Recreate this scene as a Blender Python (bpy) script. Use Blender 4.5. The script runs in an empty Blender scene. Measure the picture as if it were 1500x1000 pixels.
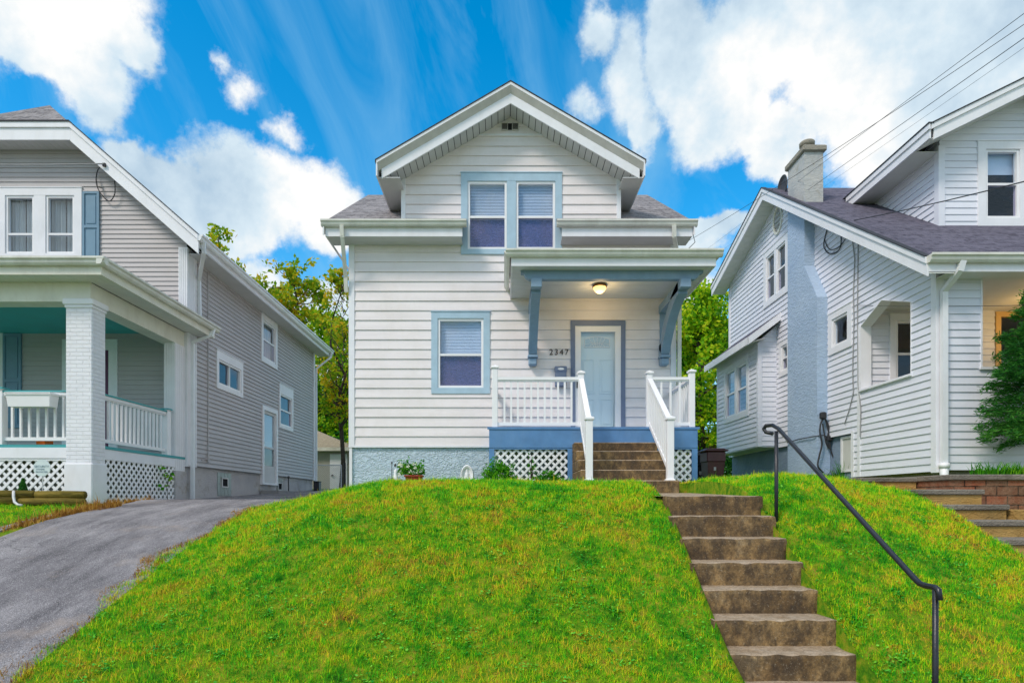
EXPOSURE = 0.42
GR = 1.0
NOTREE = False
import bpy, math, random
import numpy as np
from mathutils import Vector, noise
random.seed(7); rng = np.random.default_rng(7)
R = math.radians
ZO = 1.6            # the camera's height above the pavement; the survey below is taken from the eye level
F, CX, CY = 900.0, 738.0, 735.0
def X(px, d): return (px-CX)*d/F          # survey: bearing + distance -> metres
def H(py, d): return (CY-py)*d/F
scene = bpy.context.scene
COL = scene.collection
sstep = lambda a, b, t: (lambda s: s*s*(3-2*s))(min(1, max(0, (t-a)/(b-a))))

# ---------------------------------------------------------------- objects
def tag(o, label=None, cat=None, group=None, kind=None):
    if label: o['label'] = label
    if cat: o['category'] = cat
    if group: o['group'] = group
    if kind: o['kind'] = kind
    return o
def empty(name, loc, label, cat, group=None):
    o = bpy.data.objects.new(name, None); COL.objects.link(o)
    o.location = (loc[0], loc[1], loc[2]+ZO); o.empty_display_size = .2
    o['org'] = tuple(loc)
    return tag(o, label, cat, group)
def org(o): return Vector(o['org']) if o and 'org' in o else Vector((0, 0, 0))
class MB:
    def __init__(s): s.v = []; s.f = []; s.cuts = []
    def cut(s): s.cuts.append((len(s.v), len(s.f)))
    def add(s, vs, fs):
        n = len(s.v); s.v += [tuple(v) for v in vs]; s.f += [tuple(i+n for i in f) for f in fs]; return s
    def hexa(s, p):       # 8 points: bottom ring 0-3, top ring 4-7
        q = [Vector(v) for v in p]; fs = [(3,2,1,0),(4,5,6,7),(0,1,5,4),(1,2,6,5),(2,3,7,6),(3,0,4,7)]
        if (q[1]-q[0]).cross(q[3]-q[0]).dot(q[4]-q[0]) < 0: fs = [tuple(reversed(f)) for f in fs]   # keep faces outward in mirrored frames
        return s.add(p, fs)
    def box(s, x0, x1, y0, y1, z0, z1):
        if x0 > x1: x0, x1 = x1, x0
        if y0 > y1: y0, y1 = y1, y0
        if z0 > z1: z0, z1 = z1, z0
        return s.hexa([(x0,y0,z0),(x1,y0,z0),(x1,y1,z0),(x0,y1,z0),(x0,y0,z1),(x1,y0,z1),(x1,y1,z1),(x0,y1,z1)])
    def bbox(s, x0, x1, y0, y1, z0, z1, b):   # box with small chamfers on vertical and top edges
        x0, x1 = sorted((x0, x1)); y0, y1 = sorted((y0, y1)); z0, z1 = sorted((z0, z1))
        def ring(i, z): return [(x0+i+b,y0+i,z),(x1-i-b,y0+i,z),(x1-i,y0+i+b,z),(x1-i,y1-i-b,z),(x1-i-b,y1-i,z),(x0+i+b,y1-i,z),(x0+i,y1-i-b,z),(x0+i,y0+i+b,z)]
        vs = ring(b, z0)+ring(0, z0+b)+ring(0, z1-b)+ring(b, z1)
        fs = [tuple(reversed(range(8))), tuple(range(24, 32))]
        for k in range(3):
            for i in range(8):
                j = (i+1) % 8; fs.append((k*8+i, k*8+j, k*8+8+j, k*8+8+i))
        return s.add(vs, fs)
    def fbox(s, F_, u0, u1, n0, n1, z0, z1):
        P = F_
        return s.hexa([P(u0,n0,z0),P(u1,n0,z0),P(u1,n1,z0),P(u0,n1,z0),P(u0,n0,z1),P(u1,n0,z1),P(u1,n1,z1),P(u0,n1,z1)])
    def quad(s, a, b, c, d): return s.add([a, b, c, d], [(0,1,2,3)])
    def prism(s, poly, vec):     # closed 3D polygon swept by a vector
        n = len(poly); v = Vector(vec)
        vs = [Vector(p) for p in poly]+[Vector(p)+v for p in poly]
        return s.add(vs, [tuple(range(n)), tuple(reversed(range(n, 2*n)))]+[(i, i+n, (i+1) % n+n, (i+1) % n) for i in range(n)])
    def slab(s, poly, t): return s.prism(poly, (0, 0, -t))
    def tube(s, pts, r, n=8, cap=True):
        pts = [Vector(p) for p in pts]; m = len(pts)
        rs = r if isinstance(r, (list, tuple)) else [r]*m
        vs = []; prev = None
        for i, p in enumerate(pts):
            t = (pts[min(i+1, m-1)]-pts[max(i-1, 0)]).normalized()
            if prev is None:
                a = Vector((0, 0, 1)) if abs(t.z) < .9 else Vector((1, 0, 0))
                e = t.cross(a).normalized()
            else:
                e = (prev-t*prev.dot(t)).normalized()
            prev = e; g = t.cross(e)
            vs += [p+(e*math.cos(2*math.pi*k/n)+g*math.sin(2*math.pi*k/n))*rs[i] for k in range(n)]
        fs = [(i*n+k, i*n+(k+1) % n, (i+1)*n+(k+1) % n, (i+1)*n+k) for i in range(m-1) for k in range(n)]
        if cap: fs += [tuple(reversed(range(n))), tuple(range((m-1)*n, m*n))]
        return s.add(vs, fs)
    def lathe(s, c, prof, n=20, sx=1, sy=1):  # prof: (r, z)
        vs = [(c[0]+r*sx*math.cos(2*math.pi*k/n), c[1]+r*sy*math.sin(2*math.pi*k/n), c[2]+z) for r, z in prof for k in range(n)]
        m = len(prof)
        fs = [(i*n+k, i*n+(k+1) % n, (i+1)*n+(k+1) % n, (i+1)*n+k) for i in range(m-1) for k in range(n)]
        fs += [tuple(reversed(range(n))), tuple(range((m-1)*n, m*n))]
        return s.add(vs, fs)
    def bar(s, a, b, w, h, up=(0, 0, 1)):   # rectangular bar from a to b
        a = Vector(a); b = Vector(b); t = (b-a).normalized(); e = t.cross(Vector(up)).normalized(); g = e.cross(t)
        q = lambda p: [p-e*w/2-g*h/2, p+e*w/2-g*h/2, p+e*w/2+g*h/2, p-e*w/2+g*h/2]
        A = q(a); B = q(b)
        return s.hexa([A[0],A[1],B[1],B[0],A[3],A[2],B[2],B[3]])
    def build(s, name, mat, parent=None, smooth=False):
        if s.cuts:      # one object per piece
            cs = [(0, 0)]+[c for c in s.cuts if c[1] < len(s.f)]+[(len(s.v), len(s.f))]; o = None
            for (v0, f0), (v1, f1) in zip(cs, cs[1:]):
                m2 = MB(); m2.v = s.v[v0:v1]; m2.f = [tuple(i-v0 for i in f) for f in s.f[f0:f1]]; o = m2.build(name, mat, parent, smooth)
            return o
        o = np_obj(name, np.array([tuple(v) for v in s.v], dtype=float), None, mat, parent, faces=s.f)
        if smooth:
            for p in o.data.polygons: p.use_smooth = True
        return o
def np_obj(name, V, T, mat, parent=None, faces=None, smooth=False):
    O = np.array(tuple(org(parent))) if parent else np.zeros(3)
    V = np.asarray(V, dtype=float).copy()
    if parent: V -= O
    else: V[:, 2] += ZO
    me = bpy.data.meshes.new(name)
    if faces is not None:
        me.from_pydata(V.tolist(), [], faces)
    else:
        k = T.shape[1]
        me.vertices.add(len(V)); me.vertices.foreach_set('co', V.astype(np.float32).ravel())
        me.loops.add(T.size); me.loops.foreach_set('vertex_index', T.astype(np.int32).ravel())
        me.polygons.add(len(T)); me.polygons.foreach_set('loop_start', np.arange(0, T.size, k, dtype=np.int32))
        me.polygons.foreach_set('loop_total', np.full(len(T), k, dtype=np.int32))
        me.update(calc_edges=True)
        if smooth: me.polygons.foreach_set('use_smooth', np.ones(len(T), dtype=bool))
    me.update()
    if mat: me.materials.append(mat)
    o = bpy.data.objects.new(name, me); COL.objects.link(o)
    if parent:
        o.parent = parent; o['org'] = tuple(O)
    else: o['org'] = (0, 0, 0)
    return o
def copy_tree(o, parent=None):
    c = o.copy(); COL.objects.link(c); c.parent = parent
    for ch in list(o.children): copy_tree(ch, c)
    return c
def sm(pts, k=5):
    P_ = [Vector(p) for p in pts]; out = []
    for i in range(len(P_)-1):
        a, b, c, d = P_[max(i-1, 0)], P_[i], P_[i+1], P_[min(i+2, len(P_)-1)]
        for q in range(k):
            u = q/k; out.append(.5*((2*b)+(c-a)*u+(2*a-5*b+4*c-d)*u*u+(3*b-a-3*c+d)*u**3))
    return out+[P_[-1]]
def struct(o): o['kind'] = 'structure'; return o

# ---------------------------------------------------------------- materials
def C3(c): return (c[0], c[1], c[2], 1)
class NT:
    def __init__(s, m): s.t = m.node_tree; s.n = s.t.nodes; s.l = s.t.links
    def new(s, typ, **kw):
        n = s.n.new(typ)
        for k, v in kw.items():
            if k.startswith('i_'):
                key = k[2:]; key = int(key) if key.isdigit() else key.replace('_', ' ')
                if hasattr(v, 'is_output'): s.l.new(v, n.inputs[key])
                else: n.inputs[key].default_value = v
            else: setattr(n, k, v)
        return n
    def link(s, a, b): s.l.new(a, b)
    def math(s, op, a, b=None, c=None, clamp=False):
        n = s.n.new('ShaderNodeMath'); n.operation = op; n.use_clamp = clamp
        for i, v in enumerate((a, b, c)):
            if v is None: continue
            if hasattr(v, 'is_output'): s.l.new(v, n.inputs[i])
            else: n.inputs[i].default_value = v
        return n.outputs[0]
    def mix(s, fac, a, b, typ='MIX'):
        n = s.n.new('ShaderNodeMix'); n.data_type = 'RGBA'; n.blend_type = typ
        for i, v in ((0, fac), (6, a), (7, b)):
            if hasattr(v, 'is_output'): s.l.new(v, n.inputs[i])
            else: n.inputs[i].default_value = v if i == 0 else C3(v)
        return n.outputs[2]
    def ramp(s, fac, stops):
        n = s.n.new('ShaderNodeValToRGB'); s.l.new(fac, n.inputs[0]); e = n.color_ramp.elements
        while len(e) < len(stops): e.new(.5)
        for el, (p, c) in zip(e, stops): el.position = p; el.color = C3(c) if not isinstance(c, (int, float)) else (c, c, c, 1)
        return n.outputs[0]
    def noise(s, scale, detail=4, rough=.55, vec=None, dist=0):
        n = s.n.new('ShaderNodeTexNoise'); n.inputs['Scale'].default_value = scale
        n.inputs['Detail'].default_value = detail; n.inputs['Roughness'].default_value = rough
        n.inputs['Distortion'].default_value = dist
        if vec is not None: s.l.new(vec, n.inputs['Vector'])
        return n.outputs[0]
    def pos(s, sc=(1, 1, 1)):
        g = s.n.new('ShaderNodeNewGeometry').outputs['Position']
        if sc == (1, 1, 1): return g
        m = s.n.new('ShaderNodeMapping'); m.inputs['Scale'].default_value = sc; s.l.new(g, m.inputs['Vector']); return m.outputs[0]
    def bump(s, h, strength, dist):
        n = s.n.new('ShaderNodeBump'); n.inputs['Strength'].default_value = strength; n.inputs['Distance'].default_value = dist
        s.l.new(h, n.inputs['Height']); return n.outputs[0]
def mat(name, rough=.6, spec=.4, metal=0):
    m = bpy.data.materials.new(name); m.use_nodes = True
    t = NT(m); b = t.n['Principled BSDF']
    b.inputs['Roughness'].default_value = rough; b.inputs['Specular IOR Level'].default_value = spec; b.inputs['Metallic'].default_value = metal
    return m, t, b
def plain(name, col, rough=.6, spec=.4, var=.08, scale=3, dirt=None, amt=.0, bump=0, metal=0):
    """paint, vinyl or metal with faint unevenness, optional streaky dirt"""
    m, t, b = mat(name, rough, spec, metal)
    p = t.pos()
    n = t.noise(scale, 5, .6, p)
    f = t.ramp(n, [(.3, tuple(c*(1-var) for c in col)), (.7, tuple(min(1, c*(1+var)) for c in col))])
    if dirt:
        n2 = t.noise(1.0, 6, .7, t.pos((2.5, 2.5, .8)))
        k = t.ramp(n2, [(.48, 0), (.75, amt)])
        f = t.mix(k, f, dirt)
    t.link(f, b.inputs['Base Color'])
    r = t.math('MULTIPLY_ADD', n, .25, rough-.12); t.link(r, b.inputs['Roughness'])
    if bump:
        t.link(t.bump(t.noise(60, 3, .6, p), bump, .004), b.inputs['Normal'])
    return m
def siding_mat(name, col, dirt, amt=.3, warm=None):
    m, t, b = mat(name, .5, .35)
    n = t.noise(1.6, 5, .6, t.pos((.35, .35, 5)))      # board to board tone
    f = t.ramp(n, [(.3, tuple(c*.93 for c in col)), (.7, tuple(min(1, c*1.05) for c in col))])
    n2 = t.noise(1.3, 7, .7, t.pos((1.2, 1.2, 1.0)))
    f = t.mix(t.ramp(n2, [(.45, 0), (.8, amt)]), f, dirt)
    n3 = t.noise(9, 6, .75, t.pos((3, 3, .35)))
    f = t.mix(t.ramp(n3, [(.55, 0), (.85, amt*.6)]), f, dirt)
    t.link(f, b.inputs['Base Color'])
    w = t.noise(45, 3, .6, t.pos((.25, .25, 6)))
    t.link(t.bump(w, .12, .003), b.inputs['Normal'])
    return m
def shingle_mat(name, cols, axis):
    m, t, b = mat(name, .9, .2)
    g = t.n.new('ShaderNodeSeparateXYZ'); t.link(t.pos(), g.inputs[0])
    c = t.n.new('ShaderNodeCombineXYZ')
    if axis == 'x': t.link(g.outputs[0], c.inputs[0]); t.link(t.math('MULTIPLY', g.outputs[1], 1.2), c.inputs[1])
    else: t.link(g.outputs[1], c.inputs[0]); t.link(t.math('MULTIPLY', g.outputs[0], 1.33), c.inputs[1])
    br = t.n.new('ShaderNodeTexBrick'); t.link(c.outputs[0], br.inputs['Vector'])
    br.offset = .37; br.inputs['Scale'].default_value = 1; br.inputs['Brick Width'].default_value = .31; br.inputs['Row Height'].default_value = .14
    br.inputs['Mortar Size'].default_value = .008; br.inputs['Mortar Smooth'].default_value = .3; br.inputs['Bias'].default_value = 0
    br.inputs['Color1'].default_value = C3(cols[0]); br.inputs['Color2'].default_value = C3(cols[1]); br.inputs['Mortar'].default_value = C3(cols[2])
    f = t.mix(t.ramp(t.noise(9, 4, .7, t.pos()), [(.35, 0), (.65, .75)]), br.outputs['Color'], cols[3])
    f = t.mix(t.ramp(t.noise(120, 2, .6, t.pos()), [(.35, .0), (.7, .4)]), f, cols[2])
    t.link(f, b.inputs['Base Color'])
    hgt = t.math('ADD', t.math('MULTIPLY', br.outputs['Fac'], -1.0), t.noise(60, 3, .6, t.pos()))
    t.link(t.bump(hgt, .7, .012), b.inputs['Normal'])
    return m
def stucco_mat(name, c1, c2, sc=9, strength=.9, stain=None):
    m, t, b = mat(name, .85, .25)
    n = t.noise(sc, 3, .55, t.pos((1, 1, 1.9)), 1.2)
    n2 = t.noise(1.7, 5, .6, t.pos())
    f = t.ramp(n2, [(.3, c1), (.7, c2)])
    if stain: f = t.mix(t.ramp(t.noise(2.3, 6, .7, t.pos()), [(.55, 0), (.7, .7)]), f, stain)
    t.link(f, b.inputs['Base Color'])
    h = t.math('ADD', t.math('MULTIPLY', t.ramp(n, [(.4, 0), (.6, 1)]), 1.0), t.math('MULTIPLY', t.noise(70, 2, .6, t.pos()), .3))
    t.link(t.bump(h, strength, .02), b.inputs['Normal'])
    return m
M = {}
M['white_siding'] = siding_mat('white_siding', (.83, .77, .77), (.60, .54, .47), .4)
M['grey_siding'] = siding_mat('grey_siding', (.48, .45, .45), (.37, .33, .32), .4)
M['pale_siding'] = siding_mat('pale_siding', (.76, .77, .835), (.58, .6, .62), .3)
M['white_trim'] = plain('white_trim', (.81, .81, .84), .5, .4, .04, 3, (.55, .52, .46), .25)
M['cream_trim'] = plain('cream_trim', (.76, .74, .64), .5, .4, .06, 3, (.5, .45, .33), .45)
M['gutter_metal'] = plain('gutter_metal', (.7, .69, .62), .38, .5, .08, 4, (.42, .38, .3), .5)
M['white_gutter'] = plain('white_gutter', (.78, .79, .81), .38, .5, .05, 4, (.5, .47, .4), .3)
M['soffit'] = plain('soffit', (.6, .6, .6), .6, .3, .05)
M['cream_soffit'] = plain('cream_soffit', (.7, .71, .66), .6, .3, .05)
M['ceiling_white'] = plain('ceiling_white', (.66, .67, .68), .6, .3, .05)
M['crown'] = plain('crown', (.6, .57, .54), .6, .3, .08, 5, (.4, .36, .3), .4)
M['pale_blue_trim'] = plain('pale_blue_trim', (.40, .55, .66), .5, .4, .07, 5, (.3, .4, .46), .3)
M['slate_blue'] = plain('slate_blue', (.22, .33, .45), .5, .4, .08, 5, (.4, .5, .58), .25)
M['casing_navy'] = plain('casing_navy', (.16, .2, .3), .5, .4, .06, 5)
M['deck_blue'] = plain('deck_blue', (.1, .235, .46), .5, .4, .12, 4, (.2, .32, .48), .4)
M['shutter_blue'] = plain('shutter_blue', (.16, .28, .38), .5, .4, .06, 5)
M['teal'] = plain('teal', (.055, .33, .34), .5, .4, .06, 2)
M['teal_ceiling'] = plain('teal_ceiling', (.08, .45, .45), .6, .4, .1, 1.5)
M['white_vinyl'] = plain('white_vinyl', (.84, .83, .84), .4, .45, .03, 3)
M['black_metal'] = plain('black_metal', (.012, .013, .018), .35, .5, .3, 30, bump=.3)
M['dark_metal'] = plain('dark_metal', (.06, .06, .065), .5, .5, .2, 20)
M['cable'] = plain('cable', (.035, .035, .04), .6, .3, .1)
M['grey_cable'] = plain('grey_cable', (.3, .3, .3), .6, .3, .1)
M['drip_edge'] = plain('drip_edge', (.035, .037, .045), .7, .3, .2, 6)
M['vent_shade_black'] = plain('vent_shade_black', (.02, .02, .022), .9, .1, .1)  # near-black colour standing for the shade inside the vents
M['blind'] = plain('blind', (.78, .78, .83), .6, .3, .03)
M['screen_cloth'] = plain('screen_cloth', (.085, .10, .2), .8, .2, .25, 4)
M['curtain'] = plain('curtain', (.6, .6, .57), .9, .1, .05)
M['door_pale'] = plain('door_pale', (.62, .75, .81), .4, .4, .03, 1)
M['purple_door'] = plain('purple_door', (.12, .03, .09), .4, .4, .1, 2)
M['warm_trim'] = plain('warm_trim', (.62, .40, .16), .5, .4, .05, 2)
M['maroon'] = plain('maroon', (.07, .012, .018), .4, .5, .2, 6, (.12, .07, .06), .4)
M['charcoal_plastic'] = plain('charcoal_plastic', (.02, .022, .03), .45, .5, .2, 6)
M['concrete'] = stucco_mat('concrete', (.42, .41, .43), (.54, .52, .51), 14, .25, (.3, .25, .19))
M['block_glass'] = plain('block_glass', (.26, .28, .27), .3, .5, .15, 12)
M['kerb_stone'] = stucco_mat('kerb_stone', (.24, .24, .25), (.36, .35, .34), 20, .4, (.16, .14, .11))
M['blue_stucco'] = stucco_mat('blue_stucco', (.50, .62, .72), (.60, .71, .79), 11, .8, (.42, .5, .55))
M['chimney_stucco'] = stucco_mat('chimney_stucco', (.36, .47, .62), (.42, .53, .67), 7, .35)
M['dull_blue'] = stucco_mat('dull_blue', (.20, .27, .37), (.25, .33, .43), 6, .4)
M['grey_stucco'] = stucco_mat('grey_stucco', (.42, .44, .44), (.55, .54, .50), 10, .4, (.3, .27, .2))
M['cap_stone'] = stucco_mat('cap_stone', (.27, .25, .2), (.38, .35, .29), 14, .5, (.15, .13, .1))
SH = [(.31, .285, .285), (.09, .08, .085), (.03, .028, .03), (.42, .39, .385)]
M['roof_x'] = shingle_mat('roof_shingle_front', SH, 'x'); M['roof_y'] = shingle_mat('roof_shingle_side', SH, 'y')
SD = [(.14, .13, .175), (.07, .063, .09), (.02, .018, .026), (.2, .185, .235)]
M['dark_roof_x'] = shingle_mat('dark_shingle_front', SD, 'x'); M['dark_roof_y'] = shingle_mat('dark_shingle_side', SD, 'y')
ST = [(.36, .30, .2), (.3, .24, .16), (.12, .1, .06), (.42, .36, .26)]
M['tan_roof'] = shingle_mat('tan_shingle', ST, 'x')
M['terracotta'] = plain('terracotta', (.32, .05, .02), .7, .3, .2, 9)
M['orange'] = plain('orange', (.7, .13, .01), .5, .3, .1, 5)
M['petal'] = plain('petal', (.85, .83, .72), .7, .2, .05)
M['white_stone'] = plain('white_stone', (.82, .81, .83), .6, .3, .04, 6)
M['sign_face'] = plain('sign_face', (.62, .70, .70), .4, .4, .06, 9)
M['sign_ink'] = plain('sign_ink', (.16, .24, .3), .6, .2)
M['ink'] = plain('ink', (.02, .02, .025), .6, .2)
M['brass'] = plain('brass', (.18, .1, .04), .4, .5, .1, metal=.6)
def brick_paint():
    m, t, b = mat('painted_brick', .6, .3)
    g = t.n.new('ShaderNodeSeparateXYZ'); t.link(t.pos(), g.inputs[0])
    c = t.n.new('ShaderNodeCombineXYZ'); t.link(t.math('ADD', g.outputs[0], g.outputs[1]), c.inputs[0]); t.link(g.outputs[2], c.inputs[1])
    br = t.n.new('ShaderNodeTexBrick'); t.link(c.outputs[0], br.inputs['Vector']); br.inputs['Scale'].default_value = 1
    br.inputs['Brick Width'].default_value = .215; br.inputs['Row Height'].default_value = .066; br.inputs['Mortar Size'].default_value = .007; br.inputs['Mortar Smooth'].default_value = .6
    n = t.noise(4, 6, .65, t.pos())
    f = t.ramp(n, [(.3, (.76, .76, .8)), (.7, (.83, .83, .86))])
    f = t.mix(t.math('MULTIPLY', br.outputs['Fac'], .25), f, (.6, .58, .56))
    f = t.mix(t.ramp(t.noise(3, 6, .7, t.pos((1, 1, 2))), [(.6, 0), (.8, .5)]), f, (.5, .46, .36))
    t.link(f, b.inputs['Base Color'])
    h = t.math('ADD', t.math('MULTIPLY', br.outputs['Fac'], -1.0), t.math('MULTIPLY', t.noise(30, 4, .6, t.pos()), .8))
    t.link(t.bump(h, .7, .01), b.inputs['Normal'])
    return m
M['painted_brick'] = brick_paint()
def step_mat():
    m, t, b = mat('weathered_concrete', .75, .35)
    n = t.noise(2.2, 8, .72, t.pos())
    f = t.ramp(n, [(.3, (.06, .036, .018)), (.46, (.17, .10, .04)), (.57, (.34, .21, .085)), (.72, (.46, .33, .18))])
    st = t.noise(5, 6, .7, t.pos((2, 2, 1.1)))
    f = t.mix(t.ramp(st, [(.42, .7), (.62, 0)]), f, (.035, .026, .02))
    # lichen and wear on the trodden tops
    g = t.n.new('ShaderNodeSeparateXYZ'); t.link(t.n.new('ShaderNodeNewGeometry').outputs['Normal'], g.inputs[0])
    up = t.math('GREATER_THAN', g.outputs[2], .6)
    worn = t.ramp(t.noise(7, 6, .7, t.pos()), [(.3, (.27, .18, .10)), (.7, (.52, .41, .30))])
    f = t.mix(t.math('MULTIPLY', up, .85), f, worn)
    t.link(f, b.inputs['Base Color'])
    f = t.mix(t.ramp(t.noise(45, 4, .75, t.pos()), [(.38, .45), (.52, 0)]), f, (.04, .026, .014)); f = t.mix(t.ramp(t.noise(60, 3, .7, t.pos((1, 1, 1))), [(.6, 0), (.72, .5)]), f, (.5, .42, .3)); t.link(f, b.inputs['Base Color'])
    h = t.math('ADD', t.noise(22, 6, .7, t.pos()), t.math('MULTIPLY', t.noise(150, 2, .6, t.pos()), .4))
    t.link(t.bump(h, .6, .012), b.inputs['Normal'])
    return m
M['step_concrete'] = step_mat()
def asphalt_mat():
    m, t, b = mat('asphalt', .85, .3)
    n = t.noise(1.3, 9, .74, t.pos((1.6, .55, 1)))
    f = t.ramp(n, [(.38, (.13, .12, .125)), (.5, (.24, .222, .228)), (.62, (.36, .335, .335))])
    s = t.noise(120, 2, .7, t.pos()); f = t.mix(t.ramp(s, [(.38, .8), (.52, 0)]), f, (.07, .062, .066))
    v = t.n.new('ShaderNodeTexVoronoi'); v.inputs['Scale'].default_value = 70; t.link(t.pos(), v.inputs['Vector'])
    f = t.mix(t.ramp(v.outputs['Distance'], [(.12, .75), (.3, 0)]), f, (.62, .59, .58))
    f = t.mix(t.ramp(t.noise(1.5, 6, .7, t.pos()), [(.56, 0), (.72, .5)]), f, (.36, .28, .22))
    t.link(f, b.inputs['Base Color'])
    vc = t.n.new('ShaderNodeTexVoronoi'); vc.feature = 'DISTANCE_TO_EDGE'; vc.inputs['Scale'].default_value = .55
    wv = t.n.new('ShaderNodeVectorMath'); wv.operation = 'ADD'; t.link(t.pos(), wv.inputs[0]); nz = t.n.new('ShaderNodeTexNoise'); nz.inputs['Scale'].default_value = 3; nz.inputs['Detail'].default_value = 5; t.link(t.pos(), nz.inputs['Vector']); t.link(nz.outputs['Color'], wv.inputs[1]); t.link(wv.outputs[0], vc.inputs['Vector'])
    crack = t.math('MULTIPLY', t.ramp(vc.outputs['Distance'], [(.002, 1), (.009, 0)]), t.ramp(t.noise(.8, 2, .5, t.pos()), [(.52, 0), (.58, .5)]))
    f = t.mix(crack, f, (.05, .045, .045)); t.link(f, b.inputs['Base Color'])
    h = t.math('ADD', t.noise(110, 3, .7, t.pos()), t.math('MULTIPLY', t.noise(9, 4, .6, t.pos()), .6)); h = t.math('SUBTRACT', h, crack)
    t.link(t.bump(h, .8, .012), b.inputs['Normal'])
    return m
M['asphalt'] = asphalt_mat()
def soil_mat():
    m, t, b = mat('soil_and_thatch', .95, .1)
    n = t.noise(6, 8, .75, t.pos())
    t.link(t.ramp(n, [(.34, (.02, .08, .004)), (.45, (.06, .18, .005)), (.56, (.18, .24, .01)), (.68, (.30, .19, .03))]), b.inputs['Base Color'])
    t.link(t.bump(t.noise(40, 4, .7, t.pos()), .8, .02), b.inputs['Normal'])
    return m
M['soil'] = soil_mat()
def grass_mat(name='grass_blade', tint=None):
    m, t, b = mat(name, .6, .12)
    p = t.pos()
    isl = t.n.new('ShaderNodeNewGeometry').outputs['Random Per Island']
    big = t.noise(1.1, 5, .65, p); med = t.noise(5.5, 5, .7, p)
    v = t.math('ADD', t.math('MULTIPLY', big, 1.35), t.math('MULTIPLY', med, 1.15))
    tuf = t.noise(14, 3, .7, p)
    v = t.math('ADD', v, t.math('MULTIPLY_ADD', isl, .34, -.90)); v = t.math('ADD', v, t.math('MULTIPLY_ADD', tuf, 1.0, -.5))
    f = t.ramp(v, [(.16, (.015, .26, .012)), (.34, (.05, .50, .008)), (.47, (.20, .66, .006)), (.58, (.46, .74, .008)), (.68, (.78, .74, .015)), (.79, (.85, .55, .04)), (.92, (.4, .2, .04))])
    t.link(f, b.inputs['Base Color'])
    ge = t.n.new('ShaderNodeNewGeometry').outputs['Normal']; s1 = t.n.new('ShaderNodeVectorMath'); s1.operation = 'SCALE'; s1.inputs['Scale'].default_value = .45; t.link(ge, s1.inputs[0])
    s2 = t.n.new('ShaderNodeVectorMath'); s2.operation = 'ADD'; t.link(s1.outputs[0], s2.inputs[0]); s2.inputs[1].default_value = (0, 0, .8)
    s3 = t.n.new('ShaderNodeVectorMath'); s3.operation = 'NORMALIZE'; t.link(s2.outputs[0], s3.inputs[0]); t.link(s3.outputs[0], b.inputs['Normal'])
    tr = t.new('ShaderNodeBsdfTranslucent', i_Color=f); mx = t.n.new('ShaderNodeMixShader'); mx.inputs[0].default_value = .3
    t.link(b.outputs[0], mx.inputs[1]); t.link(tr.outputs[0], mx.inputs[2]); t.link(mx.outputs[0], t.n['Material Output'].inputs[0])
    return m
M['grass'] = grass_mat()
def leaf_mat(name, stops, tr=.5, scale=.8):
    m, t, b = mat(name, .6, .2)
    isl = t.n.new('ShaderNodeNewGeometry').outputs['Random Per Island']
    n = t.noise(scale, 4, .6, t.pos())
    v = t.math('ADD', t.math('MULTIPLY', n, .8), t.math('MULTIPLY_ADD', isl, .4, -.1))
    f = t.ramp(v, stops)
    t.link(f, b.inputs['Base Color'])
    s = t.new('ShaderNodeBsdfTranslucent', i_Color=f); mx = t.n.new('ShaderNodeMixShader'); mx.inputs[0].default_value = tr
    t.link(b.outputs[0], mx.inputs[1]); t.link(s.outputs[0], mx.inputs[2]); t.link(mx.outputs[0], t.n['Material Output'].inputs[0])
    return m
M['leaf_autumn'] = leaf_mat('leaf_autumn', [(.35, (.16, .34, .012)), (.5, (.42, .52, .014)), (.62, (.75, .58, .02)), (.75, (.75, .38, .02))])
M['leaf_green'] = leaf_mat('leaf_green', [(.32, (.03, .16, .008)), (.46, (.14, .38, .01)), (.58, (.36, .58, .012)), (.74, (.66, .68, .02))])
M['leaf_lime'] = leaf_mat('leaf_lime', [(.28, (.04, .18, .006)), (.42, (.2, .5, .01)), (.55, (.5, .72, .012)), (.7, (.78, .76, .03))])
M['leaf_dark'] = leaf_mat('leaf_dark', [(.35, (.015, .11, .02)), (.55, (.05, .25, .03)), (.75, (.14, .40, .05))])
M['leaf_shrub'] = leaf_mat('leaf_shrub', [(.35, (.03, .2, .008)), (.55, (.1, .42, .01)), (.75, (.34, .62, .02))])
M['clover'] = leaf_mat('clover', [(.3, (.02, .3, .03)), (.5, (.08, .5, .04)), (.7, (.25, .65, .05))], .3, 3)
M['straw'] = leaf_mat('straw', [(.35, (.22, .09, .015)), (.55, (.5, .25, .04)), (.75, (.7, .45, .1))], .3, 4)
M['bark'] = plain('bark', (.07, .055, .045), .9, .1, .4, 12, bump=.8)
def timber_mat():
    m, t, b = mat('mossy_timber', .85, .2)
    n = t.noise(3, 7, .7, t.pos((1, 6, 6)))
    t.link(t.ramp(n, [(.3, (.05, .035, .01)), (.5, (.16, .12, .02)), (.7, (.32, .22, .05))]), b.inputs['Base Color'])
    t.link(t.bump(n, .6, .02), b.inputs['Normal']); return m
M['timber'] = timber_mat()
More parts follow.
